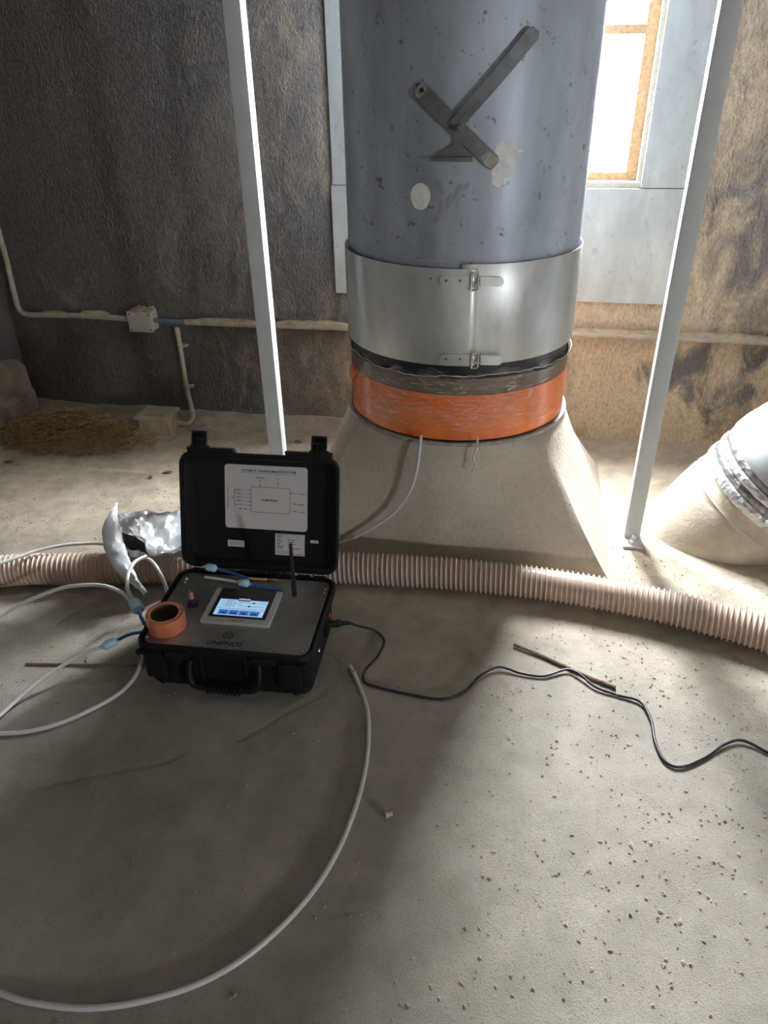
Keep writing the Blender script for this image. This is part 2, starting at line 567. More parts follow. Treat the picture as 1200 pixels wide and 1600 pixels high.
def spline(pts, n=12):
    """Catmull-Rom through the points"""
    P = [Vector(p) for p in pts]
    P = [P[0] * 2 - P[1]] + P + [P[-1] * 2 - P[-2]]
    out = []
    for i in range(1, len(P) - 2):
        a, b, c, d = P[i - 1:i + 3]
        for k in range(n):
            t = k / n
            out.append(.5 * ((2 * b) + (c - a) * t + (2 * a - 5 * b + 4 * c - d) * t * t + (3 * b - a - 3 * c + d) * t ** 3))
    out.append(P[-2])
    return out


def resample(pts, step):
    out = [pts[0]]; acc = 0.0
    for a, b in zip(pts, pts[1:]):
        L = (b - a).length
        while acc + L >= step:
            t = (step - acc) / L
            a = a + (b - a) * t
            L = (b - a).length
            out.append(a); acc = 0.0
        acc += L
    return out


def rrect(w, d, r, z, seg=5, cx=0.0, cy=0.0):
    out = []
    for (sx, sy, a0) in ((1, -1, -90), (1, 1, 0), (-1, 1, 90), (-1, -1, 180)):
        for k in range(seg + 1):
            a = math.radians(a0 + 90 * k / seg)
            out.append(Vector((cx + sx * (w / 2 - r) + r * math.cos(a), cy + sy * (d / 2 - r) + r * math.sin(a), z)))
    return out


_tcache = {}


def text(name, s, width, mat, parent, M, bold=0.0, height=None, align='CENTER'):
    """lettering as flat mesh, scaled to a width, laid in the XY plane of M"""
    cu = bpy.data.curves.new(name, 'FONT')
    cu.body = s; cu.align_x = align; cu.align_y = 'CENTER'; cu.size = 1.0
    cu.offset = bold; cu.extrude = 0.0; cu.resolution_u = 3
    o = bpy.data.objects.new(name, cu)
    col.objects.link(o)
    dg = bpy.context.evaluated_depsgraph_get()
    me = bpy.data.meshes.new_from_object(o.evaluated_get(dg))
    col.objects.unlink(o)
    bpy.data.objects.remove(o); bpy.data.curves.remove(cu)
    xs = [v.co.x for v in me.vertices]; ys = [v.co.y for v in me.vertices]
    w = max(xs) - min(xs); h = max(ys) - min(ys)
    sx = width / w; sy = height / h if height else sx
    cx = (max(xs) + min(xs)) / 2; cy = (max(ys) + min(ys)) / 2
    if align == 'LEFT':
        cx = min(xs)
    for v in me.vertices:
        v.co = M @ Vector(((v.co.x - cx) * sx, (v.co.y - cy) * sy, 0))
    me.materials.clear(); me.materials.append(mat)
    r = bpy.data.objects.new(name, me)
    col.objects.link(r); r.parent = parent
    return r


rnd = random.Random(7)

# ------------------------------------------------------------------ the setting
def axis_pts(lo, hi, fine_lo, fine_hi, step, coarse):
    a = list(np.arange(lo, fine_lo, coarse)) + list(np.arange(fine_lo, fine_hi, step)) + list(np.arange(fine_hi, hi, coarse)) + [hi]
    return np.array(a)


def seg_dist(X, Y, pts):
    d = np.full(X.shape, 9.0)
    for (ax, ay), (bx, by) in zip(pts, pts[1:]):
        L2 = (bx - ax) ** 2 + (by - ay) ** 2 + 1e-9
        t = np.clip(((X - ax) * (bx - ax) + (Y - ay) * (by - ay)) / L2, 0, 1)
        d = np.minimum(d, np.hypot(X - ax - t * (bx - ax), Y - ay - t * (by - ay)))
    return d


def floor_z(X, Y):
    X = np.asarray(X, float); Y = np.asarray(Y, float)
    z = fbm(X * 3, Y * 3, 1, 3) * .004 + fbm(X * 26, Y * 26, 5, 3) * .0022
    # loose dust swept up along the walls
    n = fbm(X * 5, Y * 5, 9, 4)
    back = np.exp(-np.clip(WY - Y, 0, 9) / .075)
    z = z + back * (.022 + .06 * n) * np.clip((-.2 - X) * 1.6, .45, 1)
    side = np.exp(-np.clip(X - XL, 0, 9) / .12)
    z = z + side * (.02 + .06 * n)
    # cracks and scraped ridges
    for k, path in enumerate(CRACKS):
        wob = fbm(X * 22, Y * 22, 31 + k, 3) * .05
        d = seg_dist(X + wob, Y + wob * .7, path[1])
        z = z + path[0] * np.exp(-(d / path[2]) ** 2)
    return z


def gpath(*px):
    return [(p.x, p.y) for p in (atz(x, y) for x, y in px)]


CRACKS = [
    (.012, gpath((0, 935), (60, 930), (110, 930), (150, 945), (190, 925)), .012),
    (-.006, gpath((70, 985), (110, 958), (150, 948), (195, 930)), .006),
    (-.0035, gpath((0, 1240), (90, 1225), (180, 1205), (260, 1190), (300, 1170)), .0045),
    (-.003, gpath((370, 1160), (420, 1130), (500, 1085), (540, 1045)), .0045),
    (.005, gpath((1020, 962), (1060, 1000), (1130, 1062)), .006),
    (.004, gpath((955, 760), (965, 820), (975, 880), (985, 900)), .006),
    (.010, gpath((60, 730), (130, 735), (170, 740), (250, 742)), .02),
]
xs = axis_pts(XL, XR, -2.62, 1.5, .0085, .15)
ys = axis_pts(YB, WY + .2, .45, WY + .05, .0085, .15)
GX, GY = np.meshgrid(xs, ys)
GZ = floor_z(GX, GY)
nx, ny = len(xs), len(ys)
fm = MB()
fm.v = [tuple(p) for p in np.stack([GX.ravel(), GY.ravel(), GZ.ravel()], 1).tolist()]
fm.f = [(j * nx + i, j * nx + i + 1, (j + 1) * nx + i + 1, (j + 1) * nx + i) for j in range(ny - 1) for i in range(nx - 1)]
fm.mi = [0] * len(fm.f)
tag(fm.build('floor', MAT['floor'], smooth=180, flip=False), 'dusty grey concrete floor scattered with grit', kind='structure')

# back wall: fine grid with two window openings
wx = sorted(set([round(v, 4) for v in np.arange(XL, 1.6, .014)] + [round(v, 4) for v in np.arange(1.6, XR, .2)] + [XR, OPEN1[0], OPEN1[1], OPEN2[0], OPEN2[1]]))
wz = sorted(set([round(v, 4) for v in np.arange(-.02, 1.9, .014)] + [round(v, 4) for v in np.arange(1.9, ZC, .1)] + [ZC, OPEN1[2], OPEN1[3]]))
WXg, WZg = np.meshgrid(np.array(wx), np.array(wz))
rel = fbm(WXg * 4, WZg * 3, 41, 4) * .03 + np.clip(fbm(WXg * 16, WZg * 11, 53, 4), -.1, 1) * .016
rel = rel * np.clip((1.9 - np.abs(WXg)) * 3, .6, 1)
near = np.ones_like(rel)
for O in (OPEN1, OPEN2):
    dx = np.maximum(np.maximum(O[0] - WXg, WXg - O[1]), 0); dz = np.maximum(np.maximum(O[2] - WZg, WZg - O[3]), 0)
    near = np.minimum(near, np.clip(np.hypot(dx, dz) / .3, 0, 1))
pan = ((WXg > -.93) & (WXg < .68) & (WZg > .6)).astype(float)
rel = rel * near * (1 - pan)
WYg = WY - rel + .004
nwx, nwz = len(wx), len(wz)
wm = MB()
wm.v = [tuple(p) for p in np.stack([WXg.ravel(), WYg.ravel(), WZg.ravel()], 1).tolist()]
for j in range(nwz - 1):
    zc = (wz[j] + wz[j + 1]) / 2
    for i in range(nwx - 1):
        xc = (wx[i] + wx[i + 1]) / 2
        if any(O[0] < xc < O[1] and O[2] < zc < O[3] for O in (OPEN1, OPEN2)):
            continue
        wm.f.append((j * nwx + i, j * nwx + i + 1, (j + 1) * nwx + i + 1, (j + 1) * nwx + i)); wm.mi.append(0)
# body of the wall behind the plaster
_xs = [XL, OPEN2[0], OPEN2[1], OPEN1[0], OPEN1[1], XR]
for k in range(5):
    if k in (1, 3):
        wm.box((_xs[k], WY + .03, -.05), (_xs[k + 1], WY + .10, OPEN1[2] - .004))
        wm.box((_xs[k], WY + .03, OPEN1[3] + .004), (_xs[k + 1], WY + .10, ZC))
    else:
        wm.box((_xs[k] - (.004 if k else 0), WY + .03, -.05), (_xs[k + 1] - .004, WY + .10, ZC))
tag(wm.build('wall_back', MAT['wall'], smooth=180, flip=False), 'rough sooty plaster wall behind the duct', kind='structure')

plain = MB().box((XL - .2, YB, -.02), (XL, WY + .2, ZC))
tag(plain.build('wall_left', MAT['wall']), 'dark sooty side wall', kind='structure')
rw = MB()
for (y0, y1, z0, z1) in ((YB, OPEN3[0], 0, ZC), (OPEN3[1], WY + .2, 0, ZC), (OPEN3[0], OPEN3[1], 0, OPEN3[2]), (OPEN3[0], OPEN3[1], OPEN3[3], ZC)):
    rw.box((XR, y0, z0 - .02), (XR + .15, y1, z1))
tag(rw.build('wall_right', MAT['ceiling']), 'plaster side wall with one window', kind='structure')
tag(MB().box((XL - .2, YB - .15, -.02), (XR + .2, YB, ZC)).build('wall_front', MAT['ceiling']), 'plaster wall opposite the duct', kind='structure')
tag(MB().box((XL - .2, YB - .15, ZC), (XR + .2, WY + .2, ZC + .15)).build('ceiling', MAT['ceiling']), 'dull plaster ceiling', kind='structure')

# low plastered ledge in the far left corner
lg = MB()
prof = [(0, 0), (.10, 0), (.095, .10), (.07, .125), (.075, .24), (.05, .275), (0, .285)]
loops = []
for k in range(60):
    y = 1.9 + (3.27 - 1.9) * k / 59
    loops.append([(XL + a + (fbm(k * .3, i * 2.1, 77, 3) * .05 if a > 0 else 0), y, b + (fbm(k * .25, i * 1.3 + 9, 78, 3) * .05 if b > .05 else 0)) for i, (a, b) in enumerate(prof)])
lg.loft(loops)
tag(lg.build('trim_1', MAT['ledge'], smooth=50), 'crumbling tan plaster ledge at the foot of the side wall', kind='structure')


def make_window(name, O, pane_mat, label):
    x0, x1, z0, z1 = O
    root = empty(name, ((x0 + x1) / 2, WY, z0))
    ox, oz = (x0 + x1) / 2, z0
    tag(root, label, kind='structure')
    rv = MB()      # plastered reveal
    t = .004
    rv.box((x0 - ox - t, .002, -t), (x0 - ox + .012, .10, z1 - oz))
    rv.box((x1 - ox - .014, .002, -t), (x1 - ox + t, .10, z1 - oz))
    rv.box((x0 - ox, .002, z1 - oz - .012), (x1 - ox, .10, z1 - oz + t))
    rv.build('reveal', MAT['reveal'], root)
    MB().box((x0 - ox, -.004, -.01), (x1 - ox, .10, .022), .004).build('sill', MAT['reveal'], root)
    fy0, fy1 = .045, .070
    MB().box((x0 - ox + .012, fy0, .022), (x1 - ox - .014, fy1, .052), .003).build('bottom_rail', MAT['rust'], root)
    MB().box((x1 - ox - .058, fy0, .052), (x1 - ox - .014, fy1, z1 - oz - .012), .003).build('frame_stile', MAT['rust'], root)
    MB().box((x0 - ox + .012, fy0, .052), (x0 - ox + .045, fy1, z1 - oz - .012), .003).build('frame_stile', MAT['rust'], root)
    bars = [.54, .93]
    for b in bars:
        MB().box((x0 - ox + .045, fy0, b - .016), (x1 - ox - .058, fy1, b + .016), .003).build('glazing_bar', MAT['rust'], root)
    zz = [.052] + [v for b in bars for v in (b - .016, b + .016)] + [z1 - oz - .012]
    for a, b in zip(zz[0::2], zz[1::2]):
        MB().box((x0 - ox + .04, .056, a), (x1 - ox - .052, .060, b)).build('pane', pane_mat, root, smooth=0)
    return root


w1 = make_window('window_1', OPEN1, MAT['pane'], 'narrow rusty-framed window glaring white beside the duct')
w2 = make_window('window_2', OPEN2, MAT['pane2'], 'narrow grimy window hidden behind the duct')
w3 = MB()
y0, y1, z0, z1 = OPEN3
for a in ((y0, z0, y1, z0 + .05), (y0, z1 - .05, y1, z1), (y0, z0, y0 + .05, z1), (y1 - .05, z0, y1, z1), ((y0 + y1) / 2 - .02, z0, (y0 + y1) / 2 + .02, z1)):
    w3.box((XR + .05, a[0], a[1]), (XR + .09, a[2], a[3]))
r3 = tag(empty('window_3', (0, 0, 0)), 'steel-framed window in the side wall', kind='structure')
w3.build('frame', MAT['rust'], r3)
for a, b in ((y0 + .05, (y0 + y1) / 2 - .02), ((y0 + y1) / 2 + .02, y1 - .05)):
    MB().box((XR + .068, a, z0 + .05), (XR + .072, b, z1 - .05)).build('pane', MAT['pane'], r3, smooth=0)

# galvanised sheets around the windows
sm = tag(empty('sheet_metal_surround', (-.13, WY, .66)), 'grey galvanised sheets fixed to the wall around the windows', 'wall panel')


def sheet(name, x0, x1, z0, z1, y=0.0):
    MB().box((x0 + .13, -.012 - y, z0 - .66), (x1 + .13, -.004 - y, z1 - .66), .001).build(name, MAT['galv'], sm, smooth=0)


sheet('lower_sheet', -.89, .62, .66, 1.118)
sheet('side_sheet', .392, .615, 1.122, 2.7)
sheet('side_sheet', -.882, -.502, 1.122, 2.7)
sheet('middle_sheet', -.138, .058, 1.122, 2.7)

# ------------------------------------------------------------------ duct
DX, DY = -.25, 2.665


def cyl(x, y, R):
    """pixel -> (angle, z) on the duct surface"""
    d = ray(x, y)
    ox, oy = -DX, -DY
    a = d.x ** 2 + d.y ** 2; b = 2 * (ox * d.x + oy * d.y); c = ox * ox + oy * oy - R * R
    t = (-b - math.sqrt(max(0, b * b - 4 * a * c))) / (2 * a)
    return math.atan2(ox + d.x * t, -(oy + d.y * t)), CAM_H + d.z * t


def cp(phi, z, R):
    return Vector((R * math.sin(phi), -R * math.cos(phi), z))


duct = tag(empty('steel_duct', (DX, DY, .60)), 'large round weathered steel duct rising above the concrete hopper', 'duct')
DZ = .60
bar = MB()
RD = .393
bar.loft([[cp(2 * math.pi * k / 96, z - DZ, RD) for k in range(96)] for z in (.76, .80, 1.06, 1.10, 2.0, ZC + .02)], False, False)
bar.loft([[cp(2 * math.pi * k / 96, z - DZ, RD - .004) for k in range(96)] for z in (.76, ZC)], False, False)
bar.build('barrel', MAT['duct'], duct)

# clamped sleeve: a sheet that wraps once and overlaps itself at the front
ph_seam = cyl(744, 500, .407)[0]
ph_in = cyl(722, 420, .404)[0]
slv = MB()
n = 110
angs = [ph_in + (2 * math.pi + ph_seam - ph_in) * k / n for k in range(n + 1)]
lo = []
for z in (.735, .737, 1.034, 1.036):
    lo.append([cp(a, z - DZ - (.010 * (1 - k / n)) * (0 if z < .8 else -1) - .004 * (k / n), .4025 + .0045 * (k / n) ** 2 + (.0 if .736 < z < 1.035 else -.001)) for k, a in enumerate(angs)])
slv.loft(lo, False, False, False)
sleeve = slv.build('clamp_sleeve', MAT['sleeve'], duct, flip=False)
_sol = sleeve.modifiers.new('thickness', 'SOLIDIFY'); _sol.thickness = .0015; _sol.offset = 0


def cyl_patch(outline_px, R, thick, name, mat, parent, zoff=DZ):
    """flat shape drawn on the curved duct wall, given a thickness"""
    q = [cyl(x, y, R) for x, y in outline_px]
    bm = bmesh.new()
    vs = [bm.verts.new((a, z, 0)) for a, z in q]
    bm.faces.new(vs)
    bmesh.ops.triangulate(bm, faces=bm.faces)
    for _ in range(2):
        bmesh.ops.subdivide_edges(bm, edges=[e for e in bm.edges if abs(e.verts[0].co.x - e.verts[1].co.x) > .05], cuts=1)
    bmesh.ops.triangulate(bm, faces=bm.faces)
    bm.verts.index_update()
    pts = [(v.co.x, v.co.y) for v in bm.verts]
    fs = [[v.index for v in f.verts] for f in bm.faces]
    edge = [[e.verts[0].index, e.verts[1].index] for e in bm.edges if e.is_boundary]
    bm.free()
    k = len(pts)
    mb = MB()
    V = [cp(a, z - zoff, R + thick) for a, z in pts] + [cp(a, z - zoff, R - .0005) for a, z in pts]
    F = fs + [[i + k for i in reversed(f)] for f in fs] + [[a, b, b + k, a + k] for a, b in edge]
    mb.add(V, F)
    return mb.build(name, mat, parent, smooth=30)


def capsule_px(p0, p1, w, round1=True, n=8):
    """pixel outline of a bar from p0 to p1, rounded at the ends"""
    a = Vector(p0); b = Vector(p1); t = (b - a).normalized(); s = Vector((-t.y, t.x)) * w / 2
    out = [a + s, a - s]
    if round1:
        for k in range(n + 1):
            ang = -math.pi / 2 + math.pi * k / n
            out.append(b + t * math.cos(ang) * w / 2 + (-s.normalized() * -math.sin(ang) * w / 2) * 1.0)
        out = [a + s, a - s] + [b + t * math.cos(g) * w * .5 + s * math.sin(g) for g in [(-.5 + k / n) * math.pi for k in range(n + 1)]]
    else:
        out = [a + s, a - s, b - s, b + s]
    return [(p.x, p.y) for p in out]


for (y, x1) in ((438.5, 779), (561, 776)):
    cyl_patch(capsule_px((744, y), (695, y - .5), 17), .4072, .0055, 'strap', MAT['sleeve'], sleeve)
    cyl_patch(capsule_px((750, y + .5), (x1, y + 1), 15), .4072, .0075, 'strap', MAT['sleeve'], sleeve)
    a0, z0 = cyl(741, y + 1, .41)
    fr = MB()                                     # wire buckle frame + tongue
    ring = []
    da, dz = .024, .0245
    for (sa, sz) in ((-1, -1), (1, -1), (1, 1), (-1, 1)):
        for k in range(4):
            g = math.atan2(sz, sa) - math.pi / 4 + math.pi / 2 * k / 3
            ring.append(cp(a0 + sa * da * .75 + math.cos(g) * da * .25, z0 - DZ + sz * dz * .75 + math.sin(g) * dz * .25, .4185))
    fr.tube(ring + [ring[0]], .0032, 8, False)
    fr.build('buckle_frame', MAT['screw'], sleeve)
    tg = MB()
    tg.box((-.010, -.004, -.016), (-.003, .004, .016), .001)
    tg.box((-.003, -.003, -.011), (.012, .002, -.003), .001)
    tg.box((.006, -.003, -.008), (.012, .003, .012), .001)
    t_ = tg.build('buckle_tongue', MAT['screw'], sleeve)
    t_.location = cp(a0, z0 - DZ, .4165); t_.rotation_euler = (0, 0, a0)
    for xx in (697, 719):
        aa, zz = cyl(xx, y, .4107)
        rv = MB().lathe([(.0001, .0025), (.003, .0022), (.0042, 0), (.0042, -.001)], 12, Matrix.Rotation(math.pi / 2, 4, 'X'))
        o = rv.build('rivet', MAT['lever'], sleeve)
        o.location = cp(aa, zz - DZ, .4128); o.rotation_euler = (0, 0, aa)
_o = MB().lathe([(.0001, .0012), (.0022, .001), (.0026, 0)], 10, Matrix.Rotation(math.pi / 2, 4, 'X')).build('rivet', MAT['ink'], sleeve)
_a, _z = cyl(673, 435, .407); _o.location = cp(_a, _z - DZ, .4072); _o.rotation_euler = (0, 0, _a)

# damper lever, quadrant bar and bracket
Rl = .393


def lever_bar(p0, p1, wpx, rad, th, name, mat, hole=False):
    cyl_patch(p0, rad, th, name, mat, duct)


cyl_patch([(716, 206), (703, 190), (824, 44), (832, 41), (841, 50), (840, 60)], Rl + .014, .006, 'lever_arm', MAT['lever'], duct)
cyl_patch([(648, 143), (659, 129), (668, 134), (778, 244), (779, 252), (768, 265), (757, 258), (650, 152)], Rl + .006, .006, 'cross_bar', MAT['lever'], duct)
cyl_patch([(648, 143), (659, 129), (668, 135), (661, 147), (655, 154), (649, 150)], Rl + .0121, .0006, 'worn_tip', MAT['lever_worn'], duct)
cyl_patch([(752, 246), (763, 235), (778, 246), (779, 252), (768, 264), (757, 258)], Rl + .0121, .0006, 'worn_tip', MAT['lever_worn'], duct)
_a, _z = cyl(659, 141, Rl + .0127)
hb = MB().lathe([(.0001, .0008), (.0065, .0008), (.0065, 0)], 16, Matrix.Rotation(math.pi / 2, 4, 'X'))
o = hb.build('bolt_hole', MAT['ink'], duct); o.location = cp(_a, _z - DZ, Rl + .0128); o.rotation_euler = (0, 0, _a)
_a, _z = cyl(718, 199, Rl + .02)
hb = MB().lathe([(.0001, .034), (.006, .034), (.008, .031), (.008, .016), (.016, .015), (.016, .008), (.010, .006), (.010, -.010)], 6, Matrix.Rotation(math.pi / 2, 4, 'X'))
o = hb.build('pivot_bolt', MAT['lever'], duct, smooth=20); o.location = cp(_a, _z - DZ, Rl + .004); o.rotation_euler = (0, 0, _a)
# shelf bracket under the pivot: a neck that spreads into a foot
bk = MB()
_a, _z = cyl(716, 245, Rl)
_pz = _a
foot = [(678, 247), (700, 232), (710, 226), (712, 206), (722, 206), (723, 228), (736, 240), (738, 248)]
cyl_patch(foot, Rl, .012, 'bracket', MAT['lever'], duct)
cyl_patch([(675, 245), (738, 244), (738, 252), (675, 250)], Rl, .026, 'bracket_foot', MAT['lever'], duct)
# weld line of the lower shell ring
MB().lathe([(RD + .0012, -.002), (RD + .0016, 0), (RD + .0012, .002)], 96).build('seam', MAT['duct'], duct).location = (0, 0, 1.052 - DZ)
# paint daubs
cyl_patch([(641 + 16 + 15.5 * math.cos(t), 306 + 20 * math.sin(t) + (2 if math.sin(t) > .8 else 0)) for t in [2 * math.pi * k / 20 for k in range(20)]], Rl, .0008, 'paint_daub', MAT['paint'], duct)['label'] = 'oval daub of white paint'
cyl_patch([(776, 226), (781, 222), (804, 220), (809, 233), (820, 236), (809, 240), (806, 251), (799, 250), (792, 247), (791, 257), (797, 258), (808, 268), (803, 274), (791, 278), (787, 277), (786, 289), (778, 293), (768, 286), (768, 264), (772, 250), (773, 236)], Rl, .0008, 'paint_daub', MAT['paint'], duct)['label'] = 'ragged smear of white paint behind the cross bar'

# ------------------------------------------------------------------ concrete hopper (square foot, round top)
HX0, HX1, HY0, HY1, HZ = -.86, .358, 2.17, 3.09, .452
hop = MB()
n = 96
R1 = .405


def sq(a):
    """point on the foot rectangle in direction a"""
    hx0, hx1, hy0, hy1 = HX0 - DX, HX1 - DX, HY0 - DY, HY1 - DY
    c, s = math.cos(a), math.sin(a)
    t = min((hx1 if c > 0 else -hx0) / max(abs(c), 1e-6), (hy1 if s > 0 else -hy0) / max(abs(s), 1e-6))
    return c * t, s * t


ang = sorted(set([2 * math.pi * k / n for k in range(n)] + [math.atan2(y - DY, x - DX) % (2 * math.pi) for x in (HX0, HX1) for y in (HY0, HY1)]))
loops = []
for t in [0, .04, .15, .3, .45, .6, .75, .88, 1.0]:
    lp = []
    for a in ang:
        sx, sy = sq(a)
        rx, ry = R1 * math.cos(a), R1 * math.sin(a)
        w = t ** .92
        jit = fbm(a * 6 + 3, t * 9, 61, 3) * .008 * (1 - t)
        lp.append(Vector((sx * (1 - w) + rx * w + jit, sy * (1 - w) + ry * w + jit, HZ * t)))
    loops.append(lp)
loops.append([Vector((.36 * math.cos(a), .36 * math.sin(a), HZ)) for a in ang])
loops.append([Vector((.36 * math.cos(a), .36 * math.sin(a), .1)) for a in ang])
hop.loft(loops, False, True)
hopper = tag(hop.build('concrete_hopper', MAT['concrete'], smooth=60), 'dusty concrete hopper with square foot and round top under the duct', 'hopper')
hopper.location = (DX, DY, 0)
MB().lathe([(.398, 0), (.411, 0), (.412, .006), (.411, .012), (.398, .012)], 96).build('top_ring', MAT['lever_worn'], hopper).location = (0, 0, HZ - .004)

# ------------------------------------------------------------------ tape and film round the joint
bs = MB().loft([[cp(2 * math.pi * k / 96, z, r + .004 * fbm(k * .5 % 48, z * 30, 3, 3)) for k in range(96)] for z, r in ((.47, .384), (.62, .386), (.69, .388), (.72, .390), (.752, .391))], False, False)
blk = tag(bs.build('rubber_sleeve', MAT['black_sleeve']), 'black sleeve showing between the steel band and the orange tape', 'sleeve')
blk.location = (DX, DY, 0)
ot = MB()


def band(mb, z0, z1, R, amp, seed, rows=8, seg=144, top_wave=0.0):
    lp = []
    for j in range(rows + 1):
        t = j / rows
        lp.append([cp(2 * math.pi * k / seg, z0 + (z1 - z0) * t + top_wave * t * fbm(6 * math.sin(2 * math.pi * k / seg) + 9, 6 * math.cos(2 * math.pi * k / seg) + 9, seed, 4),
                      R + amp * fbm(14 * math.sin(2 * math.pi * k / seg) + 20 + t * .6, 14 * math.cos(2 * math.pi * k / seg) + t * 7 + 20, seed + 3, 4)) for k in range(seg)])
    mb.loft(lp, False, False)
    return mb


tape = tag(band(ot, .466, .628, .3975, .004, 11).build('orange_tape_wrap', MAT['orange']), 'orange adhesive tape wrapped round the duct joint', 'tape')
tape.location = (DX, DY, 0)
cyl_patch([(541, 575), (550, 568), (556, 580), (553, 590), (545, 586)], .401, .006, 'loose_tape_end', MAT['orange'], tape, 0)
brown = tag(band(MB(), .630, .682, .3965, .003, 15, 3, top_wave=.012).build('brown_tape_wrap', MAT['brown_tape']), 'brown packing tape above the orange tape', 'tape')
brown.location = (DX, DY, 0)
film = tag(band(MB(), .50, .708, .403, .009, 21, 14, 220, top_wave=.07).build('stretch_film_wrap', MAT['film']), 'clear crinkled stretch film wrapped over the taped joint', 'plastic film')
film.location = (DX, DY, 0)
hem = []
for k in range(260):
    a = 2 * math.pi * k / 260
    hem.append(cp(a, .694 + .030 * fbm(5 * math.cos(a) + 50, 5 * math.sin(a) + 50, 88, 4), .4045 + .010 * fbm(30 * math.cos(a) + 50, 30 * math.sin(a) + 50, 89, 2)))
MB().tube(hem + [hem[0]], [.0012 + .0045 * max(0, fbm(k * .31, 4, 90, 3)) for k in range(261)], 6, False).build('bunched_edge', MAT['tube'], film, smooth=60)

# ------------------------------------------------------------------ posts
def make_post(bx, by, rz, label, flip=1):
    root = tag(empty('steel_post', (bx, by, 0), rz), label, 'post', 'pale steel posts either side of the duct')
    s = .032
    sh = MB()
    loops = []
    for z in (.012, ZC):
        loops.append(rrect(.056, .05, .003, z, 3))
    sh.loft(loops)
    sh.build('shaft', MAT['post'], root)
    MB().box((-.035, -.085, .001), (.035, .04, .012), .002).build('base_plate', MAT['post'], root)
    for yy in (-.06,):
        b = MB()
        b.lathe([(.015, 0), (.015, .012), (.008, .013), (.008, .032), (.0001, .034)], 6)
        o = b.build('anchor_bolt', MAT['post'], root, smooth=20)
        o.location = (0.002, yy, .012)
    return root


pr = atz(991, 843)
make_post(.450, 2.50, 0.0, 'pale grey square steel post to the right of the duct')
make_post(-.932, 2.50, 0.0, 'pale grey square steel post behind the open case lid')

# ------------------------------------------------------------------ corrugated hose
hr = .056
hose_px = [(-420, 985), (-170, 925), (0, 893), (100, 889), (200, 887), (290, 887), (400, 887), (540, 887), (620, 891), (700, 896), (800, 906), (900, 920), (1000, 939), (1100, 963), (1200, 992), (1330, 1040)]
hp = resample(spline([atz(x, y, hr + .004) for x, y in hose_px], 24), .0034)
hosem = MB()
rads = [hr - .0035 + .0 for _ in hp]
pitch = .0168
rads = [hr - .0062 for i in range(len(hp))]
hosem.tube(hp, rads, 30, False)
hose = tag(empty('corrugated_hose', atz(700, 905)), 'pinkish corrugated flexible hose lying across the floor behind the case', 'hose')
hw = hosem.build('hose_wall', MAT['hose'], hose, smooth=80)
hw.location = -hose.location
# one continuous helix of stiff rib
hel = []
nrm = None
for i in range(len(hp) - 1):
    t = (hp[i + 1] - hp[i]).normalized()
    nrm = t.orthogonal().normalized() if nrm is None else (nrm - t * nrm.dot(t)).normalized()
    b = t.cross(nrm)
    for k in range(5):
        s = (i + k / 5) * .0034
        a = 2 * math.pi * s / pitch
        hel.append(hp[i] + t * (.0034 * k / 5) + (nrm * math.cos(a) + b * math.sin(a)) * (hr - .0028))
hh = MB().tube(hel, .0036, 6, True).build('spiral_rib', MAT['hose_rib'], hose, smooth=80)
hh.location = -hose.location

# ------------------------------------------------------------------ foil-taped slanting duct at the right
ax = Vector((.50, -.12, .86)).normalized()
bx_, by_ = .785, 2.62
e1 = Vector((0, 1, 0)); e1 = (e1 - ax * e1.dot(ax)).normalized(); e2 = ax.cross(e1)
td = tag(empty('slanting_duct', (bx_, by_, 0)), 'slanting pipe stub with white duct and foil tape rising from the floor at the right', 'duct')


def ring_at(s, r, seed=None, amp=0.0, seg=72):
    out = []
    for k in range(seg):
        a = 2 * math.pi * k / seg
        rr = r + (amp * fbm(12 * math.cos(a) + 30, 12 * math.sin(a) + s * 40 + 30, seed, 3) if seed else 0)
        p = ax * s + (e1 * math.cos(a) + e2 * math.sin(a)) * rr
        if s <= .001:                      # foot is cut level by the floor
            p = p - ax * (p.z / ax.z)
        elif p.z < .003:
            p = p - ax * ((p.z - .003) / ax.z)
        out.append(p)
    return out


RS = .235
MB().loft([ring_at(s, r, 5, .004) for s, r in ((0, RS + .004), (.05, RS + .008), (.13, RS + .008), (.145, RS), (.155, RS + .006), (.165, RS), (.20, RS), (.33, RS - .004))], True, True).build('stub', MAT['stub'], td, smooth=60)
for (s0, s1, r, mt, nm) in ((.205, .245, RS + .006, 'foil', 'foil_tape'), (.245, .275, RS + .001, 'foil_dark', 'foil_tape'), (.275, .305, RS + .007, 'foil', 'foil_tape'), (.305, .335, RS + .002, 'foil_dark', 'foil_tape')):
    MB().loft([ring_at(s, r + d, 31 + int(s0 * 100), .009, 120) for s, d in ((s0, -.006), (s0 + .004, 0), ((s0 + s1) / 2, .001), (s1 - .004, 0), (s1, -.006))], False, False).build(nm, MAT[mt], td, smooth=60)
